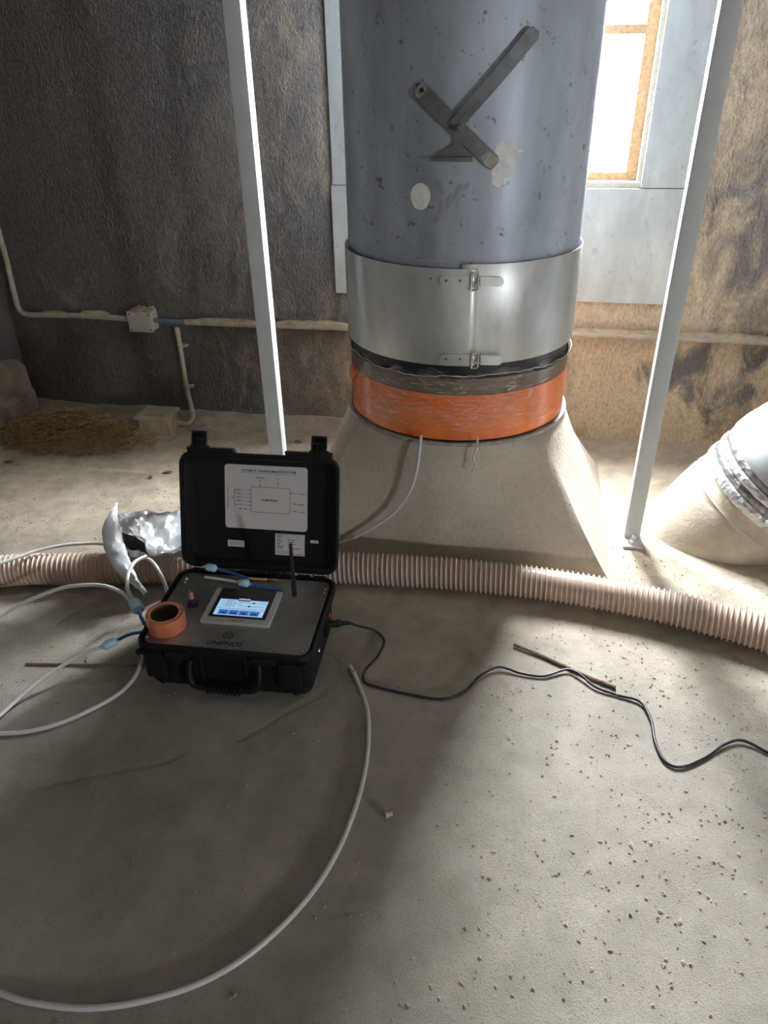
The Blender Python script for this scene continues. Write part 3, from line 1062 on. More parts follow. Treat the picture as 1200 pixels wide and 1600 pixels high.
# the white pipe leaves the foil tape in a bend toward the right
d2 = Vector((.88, -.42, .08)).normalized()
cpos = ax * .325; cdir = ax.copy(); elb = []
for k in range(26):
    t = min(1, k / 7)
    cdir = ax.lerp(d2, t * t * (3 - 2 * t)).normalized()
    f1 = (e1 - cdir * e1.dot(cdir)).normalized(); f2 = cdir.cross(f1)
    rr = RS + (-.002, .006, .009)[min(k, 2)] + .0012 * math.sin(k * 2.1)
    elb.append([cpos + (f1 * math.cos(a) + f2 * math.sin(a)) * rr for a in [2 * math.pi * q / 72 for q in range(72)]])
    cpos = cpos + cdir * (.012 if k < 2 else .045)
MB().loft(elb, False, True).build('white_pipe', MAT['white_duct'], td, smooth=50)
fl = MB()
fl.loft([ring_at(s, r, 9, .012, 90)[50:62] for s, r in ((.31, RS + .012), (.33, RS + .018), (.35, RS + .012))], False, False, False)
o = fl.build('loose_foil_edge', MAT['foil'], td, smooth=30)
_m = o.modifiers.new('thickness', 'SOLIDIFY'); _m.thickness = .0015

# ------------------------------------------------------------------ instrument case
CA = math.radians(3.2)
CC = Vector((-.775, 1.632, 0))
case = tag(empty('instrument_case', CC, CA), 'open black carry case holding a steel control panel with lit screen', 'case')
CU = Vector((math.cos(CA), math.sin(CA), 0)); CV = Vector((-math.sin(CA), math.cos(CA), 0))


def cl(x, y, z):
    """pixel on the plane z -> case-local point"""
    p = atz(x, y, z) - CC
    return Vector((p.dot(CU), p.dot(CV), z))


def cw(u, v, z):
    return CC + CU * u + CV * v + Vector((0, 0, z))


ZR, ZP = .166, .160
W_, D_ = .515, .375
b = MB()
b.loft([rrect(.45, .31, .03, .004), rrect(.478, .338, .034, .008), rrect(.486, .346, .036, .016), rrect(.492, .352, .038, .125),
        rrect(.498, .358, .038, .132), rrect(W_, D_, .042, .137), rrect(W_ + .003, D_ + .003, .043, .146), rrect(W_, D_, .042, ZR - .003), rrect(W_ - .006, D_ - .006, .04, ZR),
        rrect(W_ - .016, D_ - .016, .036, ZR), rrect(W_ - .018, D_ - .018, .035, ZR - .010), rrect(W_ - .03, D_ - .03, .03, ZR - .012), rrect(W_ - .04, D_ - .04, .03, .09)])
b.build('body', MAT['case'], case, smooth=35)
# raised ribs, latch seats and corner lugs of the front
for u0, u1 in ((-.232, -.172), (.162, .222)):
    MB().box((u0, -.196, .05), (u1, -.170, .140), .004).build('latch_seat', MAT['case'], case)
for u0, u1 in ((-.166, -.095), (.085, .158)):
    MB().box((u0, -.199, .132), (u1, -.172, .152), .003).build('front_rib', MAT['case'], case)
for u in (-.238, .234):
    lg_ = MB()
    lg_.lathe([(.0045, 0), (.012, 0), (.013, .003), (.012, .008), (.0045, .008)], 18)
    lg_.loft([[Vector((.0045 * math.cos(a), .0045 * math.sin(a), z)) for a in [2 * math.pi * k / 18 for k in range(18)]] for z in (0, .008)], False, False)
    o = lg_.build('corner_lug', MAT['case'], case); o.location = (u, -.193, .140)
for u in (-.2, -.07, .06, .2):
    MB().box((u - .006, -.180, .012), (u + .006, -.168, .13), .002).build('front_rib', MAT['case'], case)
hd = MB()
hd.tube(spline([(-.10, -.178, .115), (-.103, -.192, .085), (-.096, -.203, .052), (-.07, -.206, .040), (0, -.207, .038), (.07, -.206, .040), (.096, -.203, .052), (.103, -.192, .085), (.10, -.178, .115)], 6), .0095, 10)
h_ = hd.build('handle', MAT['case'], case)
gp = MB()
for k in range(9):
    gp.box((-.05 + k * .0115, -.219, .027), (-.0425 + k * .0115, -.196, .049), .002)
gp.build('grip', MAT['case'], h_)
# steel panel with rounded corners
MB().loft([rrect(W_ - .034, D_ - .034, .028, ZP - .004), rrect(W_ - .033, D_ - .033, .028, ZP - .001), rrect(W_ - .036, D_ - .036, .027, ZP)]).build('control_panel', MAT['panel'], case, smooth=25)
for (u, v) in ((-.232, -.150), (-.232, -.131), (.226, -.155), (.226, -.136), (.231, .112), (.231, .131), (-.222, .118), (-.222, .136)):
    sc = MB().lathe([(.0001, .0042), (.003, .004), (.0052, .002), (.0056, 0)], 14)
    sc.box((-.004, -.0006, .0036), (.004, .0006, .0046))
    o = sc.build('panel_screw', MAT['screw'], case); o.location = (u, v, ZP); o.rotation_euler = (0, 0, u * 9)
# display
P = [cl(308, 972, ZP), cl(418, 984, ZP), cl(444, 930, ZP), cl(345, 921, ZP)]
su0 = -.104; su1 = .106; sv0 = -.070; sv1 = .093
sc_c = ((su0 + su1) / 2, (sv0 + sv1) / 2); sw, sd = su1 - su0, sv1 - sv0
bz = MB().loft([rrect(sw, sd, .004, ZP, 3, *sc_c), rrect(sw, sd, .004, ZP + .008, 3, *sc_c), rrect(sw - .003, sd - .003, .003, ZP + .0095, 3, *sc_c)]).build('display_bezel', MAT['bezel'], case, smooth=30)
zt = ZP + .0095
MB().box((su0 + .018, sv0 + .022, zt - .001), (su1 - .018, sv1 - .002, zt + .0006)).build('screen_border', MAT['bezel_black'], bz, smooth=0)
gx0, gx1, gy0, gy1 = su0 + .030, su1 - .030, sv0 + .032, sv1 - .048
zs = zt + .0008
MB().box((gx0, gy0, zs - .0004), (gx1, gy1, zs)).build('lit_screen', MAT['screen'], bz, smooth=0)
gw, gh = gx1 - gx0, gy1 - gy0
for k in range(4):
    x0 = gx0 + .012 + k * (gw - .024) / 4
    MB().box((x0 + .001, gy0 + .003, zs), (x0 + (gw - .024) / 4 - .001, gy0 + .025, zs + .0003)).build('screen_button', MAT['screen_btn'], bz, smooth=0)
    MB().box((x0 + .007, gy0 + .0085, zs + .0003), (x0 + (gw - .024) / 4 - .007, gy0 + .0135, zs + .0005)).build('screen_caption', MAT['screen_dark'], bz, smooth=0)
ln = MB()
for k in range(4):
    y = gy0 + .042 + k * .0085
    ln.box((gx0 + .012, y, zs), (gx0 + .050, y + .0007, zs + .0003))
    ln.box((gx0 + .026, y - .001, zs), (gx0 + .030, y + .0017, zs + .0003))
    ln.box((gx0 + .036, y - .001, zs), (gx0 + .039, y + .0017, zs + .0003))
ln.box((gx0 + .050, gy0 + .042, zs), (gx0 + .0507, gy0 + .0685, zs + .0003))
ln.box((gx0 + .050, gy0 + .055, zs), (gx0 + .068, gy0 + .0557, zs + .0003))
ln.box((gx0 + .068, gy0 + .046, zs), (gx0 + .0687, gy0 + .063, zs + .0003))
ln.box((gx0 + .068, gy0 + .046, zs), (gx1 - .008, gy0 + .0467, zs + .0003))
ln.box((gx0 + .068, gy0 + .0625, zs), (gx1 - .008, gy0 + .0632, zs + .0003))
ln.box((gx0 + .104, gy0 + .060, zs), (gx0 + .111, gy0 + .066, zs + .0003))
ln.box((gx0 + .094, gy0 + .0435, zs), (gx0 + .101, gy0 + .0495, zs + .0003))
ln.box((gx0 + .004, gy0 + .031, zs), (gx1 - .004, gy0 + .0318, zs + .0003))
ln.build('screen_diagram', MAT['screen_dark'], bz, smooth=0)
MB().box((gx0, gy1 - .008, zs), (gx1, gy1, zs + .0002)).build('screen_header', MAT['screen_dark'], bz, smooth=0)
text('screen_title', 'UNIPHOS', .034, MAT['screen_white'], bz, Matrix.Translation((sc_c[0], gy1 - .004, zs + .0004)), .01)
MB().box((sc_c[0] - .019, gy1 - .014, zs), (sc_c[0] + .019, gy1 - .0095, zs + .0002)).build('screen_caption', MAT['ink_red'], bz, smooth=0)
text('bezel_lettering', 'UNIPHOS', .040, MAT['ink_red'], bz, Matrix.Translation((sc_c[0] + .004, sv0 + .0105, zt + .0004)), .03)
# engraved name and emblem on the panel
Lc = Vector((-.002, -.158, ZP + .0004))
text('engraved_lettering', 'UNIPHOS', .104, MAT['engrave'], case, Matrix.Translation((-.002, -.150, ZP + .0005)) @ Matrix(((1, .22, 0, 0), (0, 1, 0, 0), (0, 0, 1, 0), (0, 0, 0, 1))), .035, .019)
em = MB()
c0 = Vector((-.002, -.116, ZP + .0005)); R_ = .0155
for k0, k1 in ((100, 250), (290, 440)):
    pts = [(math.radians(a)) for a in np.linspace(k0, k1, 14)]
    em.loft([[c0 + Vector((r * math.cos(a), r * math.sin(a), 0)) for a in pts] for r in (R_ - .0035, R_)], False, False, False)
for sx in (-1, 1):
    em.add([c0 + Vector((sx * .0045 - .0018, -.004, 0)), c0 + Vector((sx * .0045 + .0018, -.004, 0)), c0 + Vector((sx * .0045 + .0018, .013, 0)), c0 + Vector((sx * .0045 - .0018, .013, 0))], [(0, 1, 2, 3)])
em.loft([[c0 + Vector((r * math.cos(a), -.004 + r * math.sin(a), 0)) for a in [math.radians(q) for q in np.linspace(180, 360, 10)]] for r in (.0027, .0063)], False, False, False)
em.build('emblem', MAT['engrave'], case, smooth=0)
# antenna
ant = MB().tube([(0, 0, .006), (0, 0, .05), (.0, .006, .14), (-.001, .012, .190)], [.0075, .0075, .0058, .0050], 14)
abase = MB().lathe([(.0001, .010), (.0075, .010), (.0075, .003), (.009, .003), (.009, 0)], 14)
a_ = ant.build('antenna', MAT['antenna'], case); a_.location = (.146, .080, ZP)
abase.build('antenna_socket', MAT['screw'], a_)
# side socket, rocker switch and breather
MB().box((.240, .02, .062), (.2545, .085, .125), .002).build('side_socket', MAT['case_in'], case)
MB().box((.2525, .064, .104), (.2565, .072, .116), .001).build('rocker_switch', MAT['led'], case)
o = MB().lathe([(.0001, .004), (.006, .004), (.008, 0)], 16, Matrix.Rotation(math.pi / 2, 4, 'Y')).build('breather_cap', MAT['screw'], case); o.location = (.249, -.07, .09)
# left side ports where tubes enter
# hinge row
for k in range(9):
    u = -.2 + k * .05
    MB().tube([(u - .02, .188, .160), (u + .02, .188, .160)], .0075, 8).build('hinge_knuckle', MAT['case'], case)

# lid
LT = math.radians(19)
L0 = Vector((0, .190, .172))
Ls = Vector((0, math.sin(LT), math.cos(LT))); Ln = Vector((0, -math.cos(LT), math.sin(LT))); Lu = Vector((1, 0, 0))
LM = Matrix(((1, Ls.x, Ln.x, L0.x), (0, Ls.y, Ln.y, L0.y), (0, Ls.z, Ln.z, L0.z), (0, 0, 0, 1)))


def lidpt(u, s, n_):
    return L0 + Lu * u + Ls * s + Ln * n_


def lrect(w, h, r, n_):
    return [LM @ Vector((p.x, p.y + .1875, n_)) for p in rrect(w, h, r, 0)]


lid = MB()
lid.loft([lrect(.46, .32, .03, -.050), lrect(.488, .348, .036, -.046), lrect(.495, .355, .038, -.018), lrect(W_, D_, .042, -.014), lrect(W_ + .003, D_ + .003, .043, -.008), lrect(W_, D_, .042, -.001), lrect(W_ - .006, D_ - .006, .04, 0),
          lrect(W_ - .014, D_ - .014, .037, 0), lrect(W_ - .016, D_ - .016, .036, -.006), lrect(W_ - .03, D_ - .03, .032, -.007), lrect(W_ - .034, D_ - .034, .030, -.010), lrect(W_ - .05, D_ - .05, .03, -.036), lrect(W_ - .07, D_ - .07, .02, -.039)])
lido = lid.build('lid', MAT['case'], case, smooth=35)
for u0, u1 in ((-.232, -.085), (.085, .232)):
    t_ = MB()
    t_.loft([[lidpt(u, s, n_) for u, s in ((u0 + .004, .37), (u1 + .012 * (1 if u1 < 0 else 0), .37), (u1, .3885), (u0 + (.0 if u0 < 0 else -0.0), .3885))] for n_ in (-.028, -.002)])
    t_.build('lid_tab', MAT['case'], lido, smooth=20)
for u, nm in ((-.190, 0), (.193, 1)):
    t_ = MB()
    M_ = LM @ Matrix.Translation((u, .392, -.006)) @ Matrix.Rotation(math.radians(-8), 4, 'X')
    t_.box((-.024, 0, -.004), (.024, .048, .0), .002, M_)
    t_.box((-.024, 0, -.004), (-.018, .048, .010), .002, M_)
    t_.box((.018, 0, -.004), (.024, .048, .010), .002, M_)
    t_.box((-.022, .042, -.004), (.022, .048, .012), .002, M_)
    t_.box((-.012, .006, 0), (-.006, .03, .006), .001, M_)
    t_.box((.006, .006, 0), (.012, .03, .006), .001, M_)
    t_.box((-.030, -.012, -.010), (.030, .004, .004), .002, M_)
    t_.build('latch', MAT['case'], lido, smooth=30)
    MB().tube([M_ @ Vector((-.018, .024, .004)), M_ @ Vector((.018, .024, .004))], .002, 8).build('latch_pin', MAT['screw'], lido)


# printed plate and stickers inside the lid; n = -.039 is the inner face
def lM(u, s, n_=-.0375):
    return LM @ Matrix.Translation((u, s, n_))


def lid_px(x, y, n_=-.0385):
    o0 = CC + CU * lidpt(0, 0, n_).x + CV * lidpt(0, 0, n_).y + Vector((0, 0, lidpt(0, 0, n_).z))
    nw = CV * Ln.y + Vector((0, 0, Ln.z)); sw_ = CV * Ls.y + Vector((0, 0, Ls.z))
    d = ray(x, y)
    t = (o0 - Vector((0, 0, CAM_H))).dot(nw) / d.dot(nw)
    q = Vector((0, 0, CAM_H)) + d * t - o0
    return q.dot(CU), q.dot(sw_)


cs = [lid_px(x, y) for x, y in ((350.5, 724), (481, 731.5), (480, 832), (353, 823))]
pu0 = (cs[0][0] + cs[3][0]) / 2; pu1 = (cs[1][0] + cs[2][0]) / 2
ps1 = (cs[0][1] + cs[1][1]) / 2; ps0 = (cs[2][1] + cs[3][1]) / 2
pw, ph = pu1 - pu0, ps1 - ps0
pc = ((pu0 + pu1) / 2, (ps0 + ps1) / 2)
NP = -.0375
plate = MB().loft([[LM @ Vector((p.x, p.y, n_)) for p in rrect(pw, ph, .010, 0, 4, *pc)] for n_ in (-.0392, NP)]).build('information_plate', MAT['plate'], case, smooth=20)


def pl(a, b):
    """plate coordinates: a right 0..1, b down 0..1"""
    return pu0 + a * pw, ps1 - b * ph


def ptext(s, a, b_, w, mat='ink', bold=.02, h=None, name='lettering', rot=0):
    u, v = pl(a, b_)
    return text(name, s, w * pw, MAT[mat], plate, lM(u, v, NP + .0003) @ Matrix.Rotation(rot, 4, 'Z'), bold, h)


def pline(mb, a0, b0, a1, b1, w=.0009):
    p = Vector(pl(a0, b0)); q = Vector(pl(a1, b1)); t = (q - p).normalized(); s = Vector((-t.y, t.x)) * w / 2
    mb.add([LM @ Vector((v.x, v.y, NP + .0003)) for v in (p - s, p + s, q + s, q - s)], [(0, 1, 2, 3)])


def parrow(mb, a0, b0, a1, b1):
    pline(mb, a0, b0, a1, b1, .0008)
    p = Vector(pl(a0, b0)); q = Vector(pl(a1, b1)); t = (q - p).normalized(); s = Vector((-t.y, t.x)) * .0022
    mb.add([LM @ Vector((v.x, v.y, NP + .0004)) for v in (q, q - t * .006 + s, q - t * .006 - s)], [(0, 1, 2)])


ptext('AUTOMATIC ONLINE FUMIGATION SYSTEM', .53, .085, .66, 'ink_blue', .03, .0075)
dg = MB()
pline(dg, .20, .122, .87, .122, .0008)
for a in ((.32, .335, .79, .335), (.79, .335, .79, .73), (.79, .73, .32, .73), (.32, .73, .32, .335)):
    pline(dg, *a, .0012)
parrow(dg, .43, .215, .43, .335); parrow(dg, .645, .335, .645, .24)
for k in range(5):
    parrow(dg, .225, .395 + .058 * k, .32, .395 + .058 * k)
parrow(dg, .32, .69, .235, .69)
parrow(dg, .88, .405, .79, .405); parrow(dg, .79, .57, .87, .57); parrow(dg, .79, .685, .87, .685)
# curly bracket
br = [(.135, .385), (.118, .40), (.116, .45), (.114, .495), (.095, .515), (.114, .535), (.116, .58), (.118, .635), (.135, .655)]
for p, q in zip(br, br[1:]):
    pline(dg, *p, *q, .0016)
dg.build('diagram_lines', MAT['ink'], plate, smooth=0, flip=False)
ptext('FUMITRACK', .55, .535, .19, 'ink', .03)
ptext('PURGE IN', .43, .19, .10); ptext('OUT', .645, .195, .045)
for k, s in enumerate(('PORT 1', 'PORT 2', 'PORT 3', 'PORT 4', 'ALL PORT')):
    ptext(s, .178, .393 + .058 * k, .075 if k < 4 else .085)
ptext('REF', .19, .69, .04)
ptext('POWER IN', .936, .41, .095); ptext('MODEM', .925, .578, .07); ptext('SOLENOID', .93, .695, .085)
ptext('SAMPLING LINES', .035, .53, .27, 'ink_red', .02, .0035, rot=math.pi / 2)
ptext('IN', .062, .52, .04, 'ink_red', .02, .0025, rot=math.pi / 2)


def sticker(px, name, mat='plate'):
    q = [lid_px(x, y) for x, y in px]
    u0 = (q[0][0] + q[3][0]) / 2; u1 = (q[1][0] + q[2][0]) / 2; s1 = (q[0][1] + q[1][1]) / 2; s0 = (q[2][1] + q[3][1]) / 2
    o = MB().loft([[LM @ Vector((p.x, p.y, n_)) for p in rrect(u1 - u0, s1 - s0, .001, 0, 2, (u0 + u1) / 2, (s0 + s1) / 2)] for n_ in (-.0392, -.0383)]).build(name, MAT[mat], case, smooth=20)
    return o, u0, u1, s0, s1


st, u0, u1, s0, s1 = sticker(((430, 833), (476, 836.5), (476, 869.5), (430, 866.5)), 'rating_sticker')
sw_, sh_ = u1 - u0, s1 - s0
ns = -.0381


def stx(s, a, b_, w, mat='ink', h=None, bold=.02, al='LEFT'):
    text('lettering', s, w * sw_, MAT[mat], st, lM(u0 + a * sw_, s1 - b_ * sh_, ns), bold, h, al)


stx('CE', .04, .10, .16)
stx('UNIPHOS', .68, .94, .28, 'ink_red')


def printed_line(st_, mat, x0, y0, x1, y1, w):
    p = Vector((x0, y0)); q = Vector((x1, y1)); t = (q - p).normalized(); s_ = Vector((-t.y, t.x)) * w / 2
    MB().add([LM @ Vector((v.x, v.y, ns)) for v in (p - s_, p + s_, q + s_, q - s_)], [(0, 1, 2, 3)]).build('printed_line', MAT[mat], st_, smooth=0, flip=False)


for a in ((.22, .04, .78, .04), (.78, .04, .78, .15), (.78, .15, .22, .15), (.22, .15, .22, .04), (.04, .79, .6, .79), (.04, .85, .6, .85), (.04, .91, .55, .91)):
    printed_line(st, 'ink', u0 + a[0] * sw_, s1 - a[1] * sh_, u0 + a[2] * sw_, s1 - a[3] * sh_, .0008)
for k in range(5):          # rows of small print
    y_ = s1 - (.27 + .10 * k) * sh_
    printed_line(st, 'ink', u0 + .05 * sw_, y_, u0 + (.2, .27, .18, .3, .27)[k] * sw_, y_, .0022)
    printed_line(st, 'ink', u0 + .42 * sw_, y_, u0 + (.68, .64, .7, .6, .86)[k] * sw_, y_, .0020)
st2, u0, u1, s0, s1 = sticker(((356, 843), (382, 845), (382, 855), (356, 853)), 'small_sticker')
for k in range(3):
    y_ = s1 - (.3 + .2 * k) * (s1 - s0)
    printed_line(st2, 'ink_red', u0 + .12 * (u1 - u0), y_, u0 + .87 * (u1 - u0), y_, .0012)
st3, u0, u1, s0, s1 = sticker(((485, 844), (497.5, 845), (497.5, 849.5), (485, 848.5)), 'small_sticker')
text('lettering', '* * * *', (u1 - u0) * .7, MAT['ink'], st3, lM((u0 + u1) / 2, (s0 + s1) / 2, ns), .02)

# ------------------------------------------------------------------ things on the panel
PZ = ZP + .001
q = cw(-.192, -.098, PZ)
roll = tag(empty('tape_roll', q), 'roll of orange adhesive tape standing on the corner of the steel panel', 'tape roll')
RR, RI, RH = .0555, .0405, .050
MB().lathe([(RI + .003, 0), (RR - .001, 0), (RR, .002), (RR, RH - .002), (RR - .001, RH), (RI + .003, RH)], 56).build('tape_layers', MAT['roll'], roll)
_core = MB().lathe([(RI + .003, 0), (RI + .003, RH + .0005), (RI, RH + .0005), (RI, 0), (RI + .003, 0)], 56).build('cardboard_core', [MAT['core'], MAT['roll_in']], roll)
_c = _core.data
for p_ in _c.polygons:
    if (Vector(p_.center).xy.length < RI + .0005):
        p_.material_index = 1
tb = MB()
tb.loft([[Vector(((RR + .0012 + .002 * t) * math.cos(a), (RR + .0012 + .002 * t) * math.sin(a), z)) for a, t in [(math.radians(150 + 28 * k / 6), (1 - k / 6) ** 2) for k in range(7)]] for z in (.006, .046)], False, False, False)
o = tb.build('loose_tape_end', MAT['film'], roll); _m = o.modifiers.new('thickness', 'SOLIDIFY'); _m.thickness = .0006

q = cw(-.156, .012, PZ)
bat = tag(empty('battery', q, .3), 'small copper and violet battery standing upright on a black square foot', 'battery')
MB().box((-.016, -.013, 0), (.016, .013, .003), .001).build('foot', MAT['batt_blue'], bat)
MB().lathe([(.0001, .003), (.0073, .003), (.0075, .006), (.0075, .022)], 24).build('lower_wrap', MAT['batt_blue'], bat)
MB().lathe([(.0076, .022), (.0076, .046), (.0070, .048), (.0001, .048)], 24).build('upper_wrap', MAT['batt_pink'], bat)
MB().lathe([(.0062, .048), (.0062, .050), (.0026, .0505), (.0026, .053), (.0001, .053)], 20).build('terminal', MAT['screw'], bat)


def make_filter(name, center, direction, label, parent_dir_up=0.0, tail0=None, tail1=None, r=.0125, L=.034):
    d = Vector(direction).normalized()
    M_ = Matrix.Translation(center) @ d.to_track_quat('Z', 'Y').to_matrix().to_4x4()
    root = tag(empty(name, M=M_), label, 'filter')
    MB().lathe([(.0001, -L / 2 - .010), (.0035, -L / 2 - .010), (.0042, -L / 2 - .002), (r * .7, -L / 2), (r, -L / 2 + .004), (r, L / 2 - .004), (r * .7, L / 2), (.0042, L / 2 + .002), (.0035, L / 2 + .010), (.0001, L / 2 + .010)], 20).build('housing', MAT['filter'], root, smooth=50)
    MB().lathe([(r + .0004, -L * .3), (r + .0008, -L * .3), (r + .0008, L * .3), (r + .0004, L * .3)], 16, a0=-.9, a1=.9).build('paper_label', MAT['filter_label'], root)
    return root, M_


# two in-line filters lying behind the display
r1, M1 = make_filter('inline_filter', atz(330, 887, ZP + .024), atz(345, 890, ZP + .020) - atz(322, 886, ZP + .024), 'blue in-line filter resting against the case hinge with a blue tube')
i1 = M1.inverted()
MB().tube([i1 @ p for p in spline([atz(340, 889.5, ZP + .021), atz(365, 896, ZP + .018), atz(388, 904, ZP + .014)], 6)], .0048, 10).build('blue_tube', MAT['blue_tube'], r1)
r2, M2 = make_filter('inline_filter', atz(381, 911, ZP + .014), atz(392, 913, ZP + .014) - atz(372, 909.5, ZP + .014), 'blue in-line filter lying just above the lit screen with clear and blue tubes')
i2 = M2.inverted()
MB().tube([i2 @ p for p in spline([atz(393, 913, ZP + .013), atz(415, 918, ZP + .008), atz(441, 921, ZP + .006)], 6)], .0048, 10).build('blue_tube', MAT['blue_tube'], r2)
MB().tube([i2 @ p for p in spline([atz(372, 909, ZP + .013), atz(345, 905, ZP + .009), atz(320, 901.5, ZP + .006)], 6)], .0046, 10).build('clear_tube', MAT['tube'], r2)
p0, p1 = atz(384, 904, ZP + .005), atz(436, 907, ZP + .005)
br_ = tag(empty('slim_brush', p0), 'slim tan-handled brush lying behind the antenna side of the screen', 'brush')
dv = p1 - p0
MB().tube([dv * t for t in (0, .02, .62, .64)], [.002, .0042, .0042, .0036], 12).build('handle', MAT['wood'], br_)
MB().tube([dv * t for t in (.62, .75, .86)], [.0036, .0036, .0026], 12).build('ferrule', MAT['screw'], br_)
MB().tube([dv * t for t in (.86, .94, 1.0)], [.0025, .0018, .0006], 8).build('bristles', MAT['tube'], br_)


# ------------------------------------------------------------------ tubes and leads
def pix(pts):
    return [atz(x, y, z) for x, y, z in pts]


def make_tube(name, pts, r, mat, label, cat, n=14, seg=10):
    P = spline(pix(pts), n)
    o0 = Vector((P[0].x, P[0].y, 0))
    o = MB().tube([p - o0 for p in P], r, seg).build(name, MAT[mat], smooth=70)
    o.location = o0
    return tag(o, label, cat)


TR = .0062
make_tube('plastic_tube', [(547, 1041, .009), (560, 1068, .007), (574, 1110, .007), (576, 1150, .007), (571, 1200, .007), (556, 1260, .007), (526, 1333, .007), (480, 1404, .007), (410, 1475, .007), (330, 1528, .007), (240, 1560, .007), (150, 1575, .007), (70, 1570, .007), (0, 1551, .007), (-90, 1500, .007), (-240, 1400, .007), (-400, 1270, .007)], TR, 'tube', 'long white plastic tube curving across the foreground floor', 'tube', 14, 12)
tg_ = bpy.data.objects['plastic_tube']
pa = atz(552, 1052, .008) - tg_.location
MB().tube([pa + Vector((.002, .008, 0)), pa - Vector((-.001, .001, 0))], TR + .0006, 10).build('tape_mark', MAT['batt_pink'], tg_)
make_tube('plastic_tube', [(226, 1018, .008), (219, 1040, .008), (206, 1064, .008), (180, 1088, .008), (140, 1110, .007), (100, 1128, .007), (50, 1142, .007), (0, 1146, .007), (-60, 1142, .007), (-220, 1105, .007), (-380, 1060, .007)], TR, 'tube', 'white plastic tube running out from under the front corner of the case', 'tube')
make_tube('plastic_tube', [(162, 1010, .075), (130, 1022, .065), (90, 1045, .045), (50, 1074, .025), (20, 1100, .012), (0, 1118, .010), (-40, 1148, .022), (-150, 1200, .008), (-300, 1240, .008)], TR * .9, 'tube', 'white plastic tube plugged into the lower blue connector', 'tube')
make_tube('plastic_tube', [(203, 938, .165), (190, 926, .17), (165, 916, .165), (135, 914, .15), (100, 918, .12), (60, 932, .08), (20, 951, .04), (-20, 975, .012), (-60, 992, .008), (-200, 1040, .008), (-350, 1075, .026)], TR, 'tube', 'white plastic tube arching from the upper blue connector to the photo edge', 'tube')
make_tube('plastic_tube', [(206, 935, .165), (199, 918, .19), (201, 895, .20), (211, 878, .20), (228, 869, .19)], TR, 'tube', 'white plastic tube looping up from the blue connector into the foil bag', 'tube')
make_tube('plastic_tube', [(222, 870, .140), (238, 878, .150), (250, 896, .13), (258, 914, .09), (263, 932, .035)], TR, 'tube', 'white plastic tube dropping from the foil bag behind the case corner', 'tube')
make_tube('plastic_tube', [(165, 850, .128), (140, 849, .128), (100, 852, .130), (60, 860, .130), (30, 870, .130), (0, 880, .130), (-40, 892, .130), (-120, 925, .105), (-210, 975, .012), (-380, 1035, .008)], TR, 'tube', 'white plastic tube lying over the hose behind the foil bag', 'tube')

# tube hanging from the tape to behind the lid
P = [aty(658, 680, DY - .412), aty(656, 700, DY - .435), aty(651, 735, DY - .46), aty(640, 768, DY - .47), aty(620, 797, DY - .475), aty(590, 820, DY - .48), aty(560, 837, DY - .485), aty(536, 847, DY - .49), aty(500, 858, DY - .50)]
P = spline(P, 10); o0 = P[0].copy()
o = MB().tube([p - o0 for p in P], .0058, 10).build('plastic_tube', MAT['tube'], smooth=70); o.location = o0
tag(o, 'white plastic tube hanging from the orange tape down the hopper', 'tube')
P = [aty(746, 684, DY - .414), aty(745, 700, DY - .425), aty(740, 715, DY - .435), aty(743, 726, DY - .443), aty(739, 737, DY - .45)]
P = spline(P, 6); o0 = P[0].copy()
o = MB().tube([p - o0 for p in P], [.0035 + .0015 * math.sin(k * 1.1) for k in range(len(P))], 6).build('film_strand', MAT['tube'], smooth=70); o.location = o0
tag(o, 'twisted white strand of film dangling below the orange tape', 'film strand')

# blue connectors of the left tubes
r3_, M3 = make_filter('inline_filter', atz(213, 947, .155), atz(222, 961, .150) - atz(205, 936, .163), 'blue in-line filter hanging beside the tape roll where two white tubes meet', r=.018, L=.046)
i3 = M3.inverted()
MB().tube([i3 @ p for p in spline([atz(217, 955, .150), atz(222, 968, .135), atz(228, 978, .12)], 6)], .0055, 10).build('blue_tube', MAT['blue_tube'], r3_)
r4, M4 = make_filter('inline_filter', atz(172, 1006, .085), atz(184, 1001, .09) - atz(160, 1011, .08), 'blue in-line filter off the near corner of the case, joined to one white tube', r=.0135, L=.040)
i4 = M4.inverted()
MB().tube([i4 @ p for p in spline([atz(184, 1000.5, .09), atz(198, 993, .10), atz(212, 989, .11), atz(226, 988, .11)], 6)], .0052, 10).build('blue_tube', MAT['blue_tube'], r4)

# power lead
cpts = [(546, 973, .10), (560, 978, .06), (585, 985, .015), (600, 1001, .006), (590, 1025, .006), (570, 1048, .006), (570, 1066, .006), (595, 1075, .006), (640, 1085, .006), (690, 1092, .006), (725, 1080, .006), (750, 1056, .010), (780, 1042, .012), (815, 1052, .007), (850, 1056, .007), (885, 1046, .010), (905, 1053, .012), (930, 1073, .008), (965, 1086, .006), (1000, 1096, .008), (1017, 1125, .007), (1024, 1160, .006), (1040, 1190, .006), (1065, 1198, .006), (1100, 1184, .006), (1130, 1164, .009), (1160, 1157, .010), (1200, 1176, .007), (1260, 1205, .007), (1400, 1200, .007), (1600, 1230, .007)]
cord = make_tube('power_cord', cpts, .0042, 'cable', 'black power cord snaking from the side of the case across the floor', 'cord', 12, 8)
pc0 = atz(546, 973, .10) - cord.location
pa = cw(.2555, .045, .095) - cord.location
MB().tube([pa, pa.lerp(pc0, .55), pa.lerp(pc0, .6), pc0], [.012, .012, .008, .006], 12).build('plug', MAT['cable'], cord)

# ------------------------------------------------------------------ foil bag
bagroot = tag(empty('foil_bag', atz(235, 880, 0)), 'crumpled silver foil bag draped on the hose behind the case', 'bag')
bo = bagroot.location.copy()


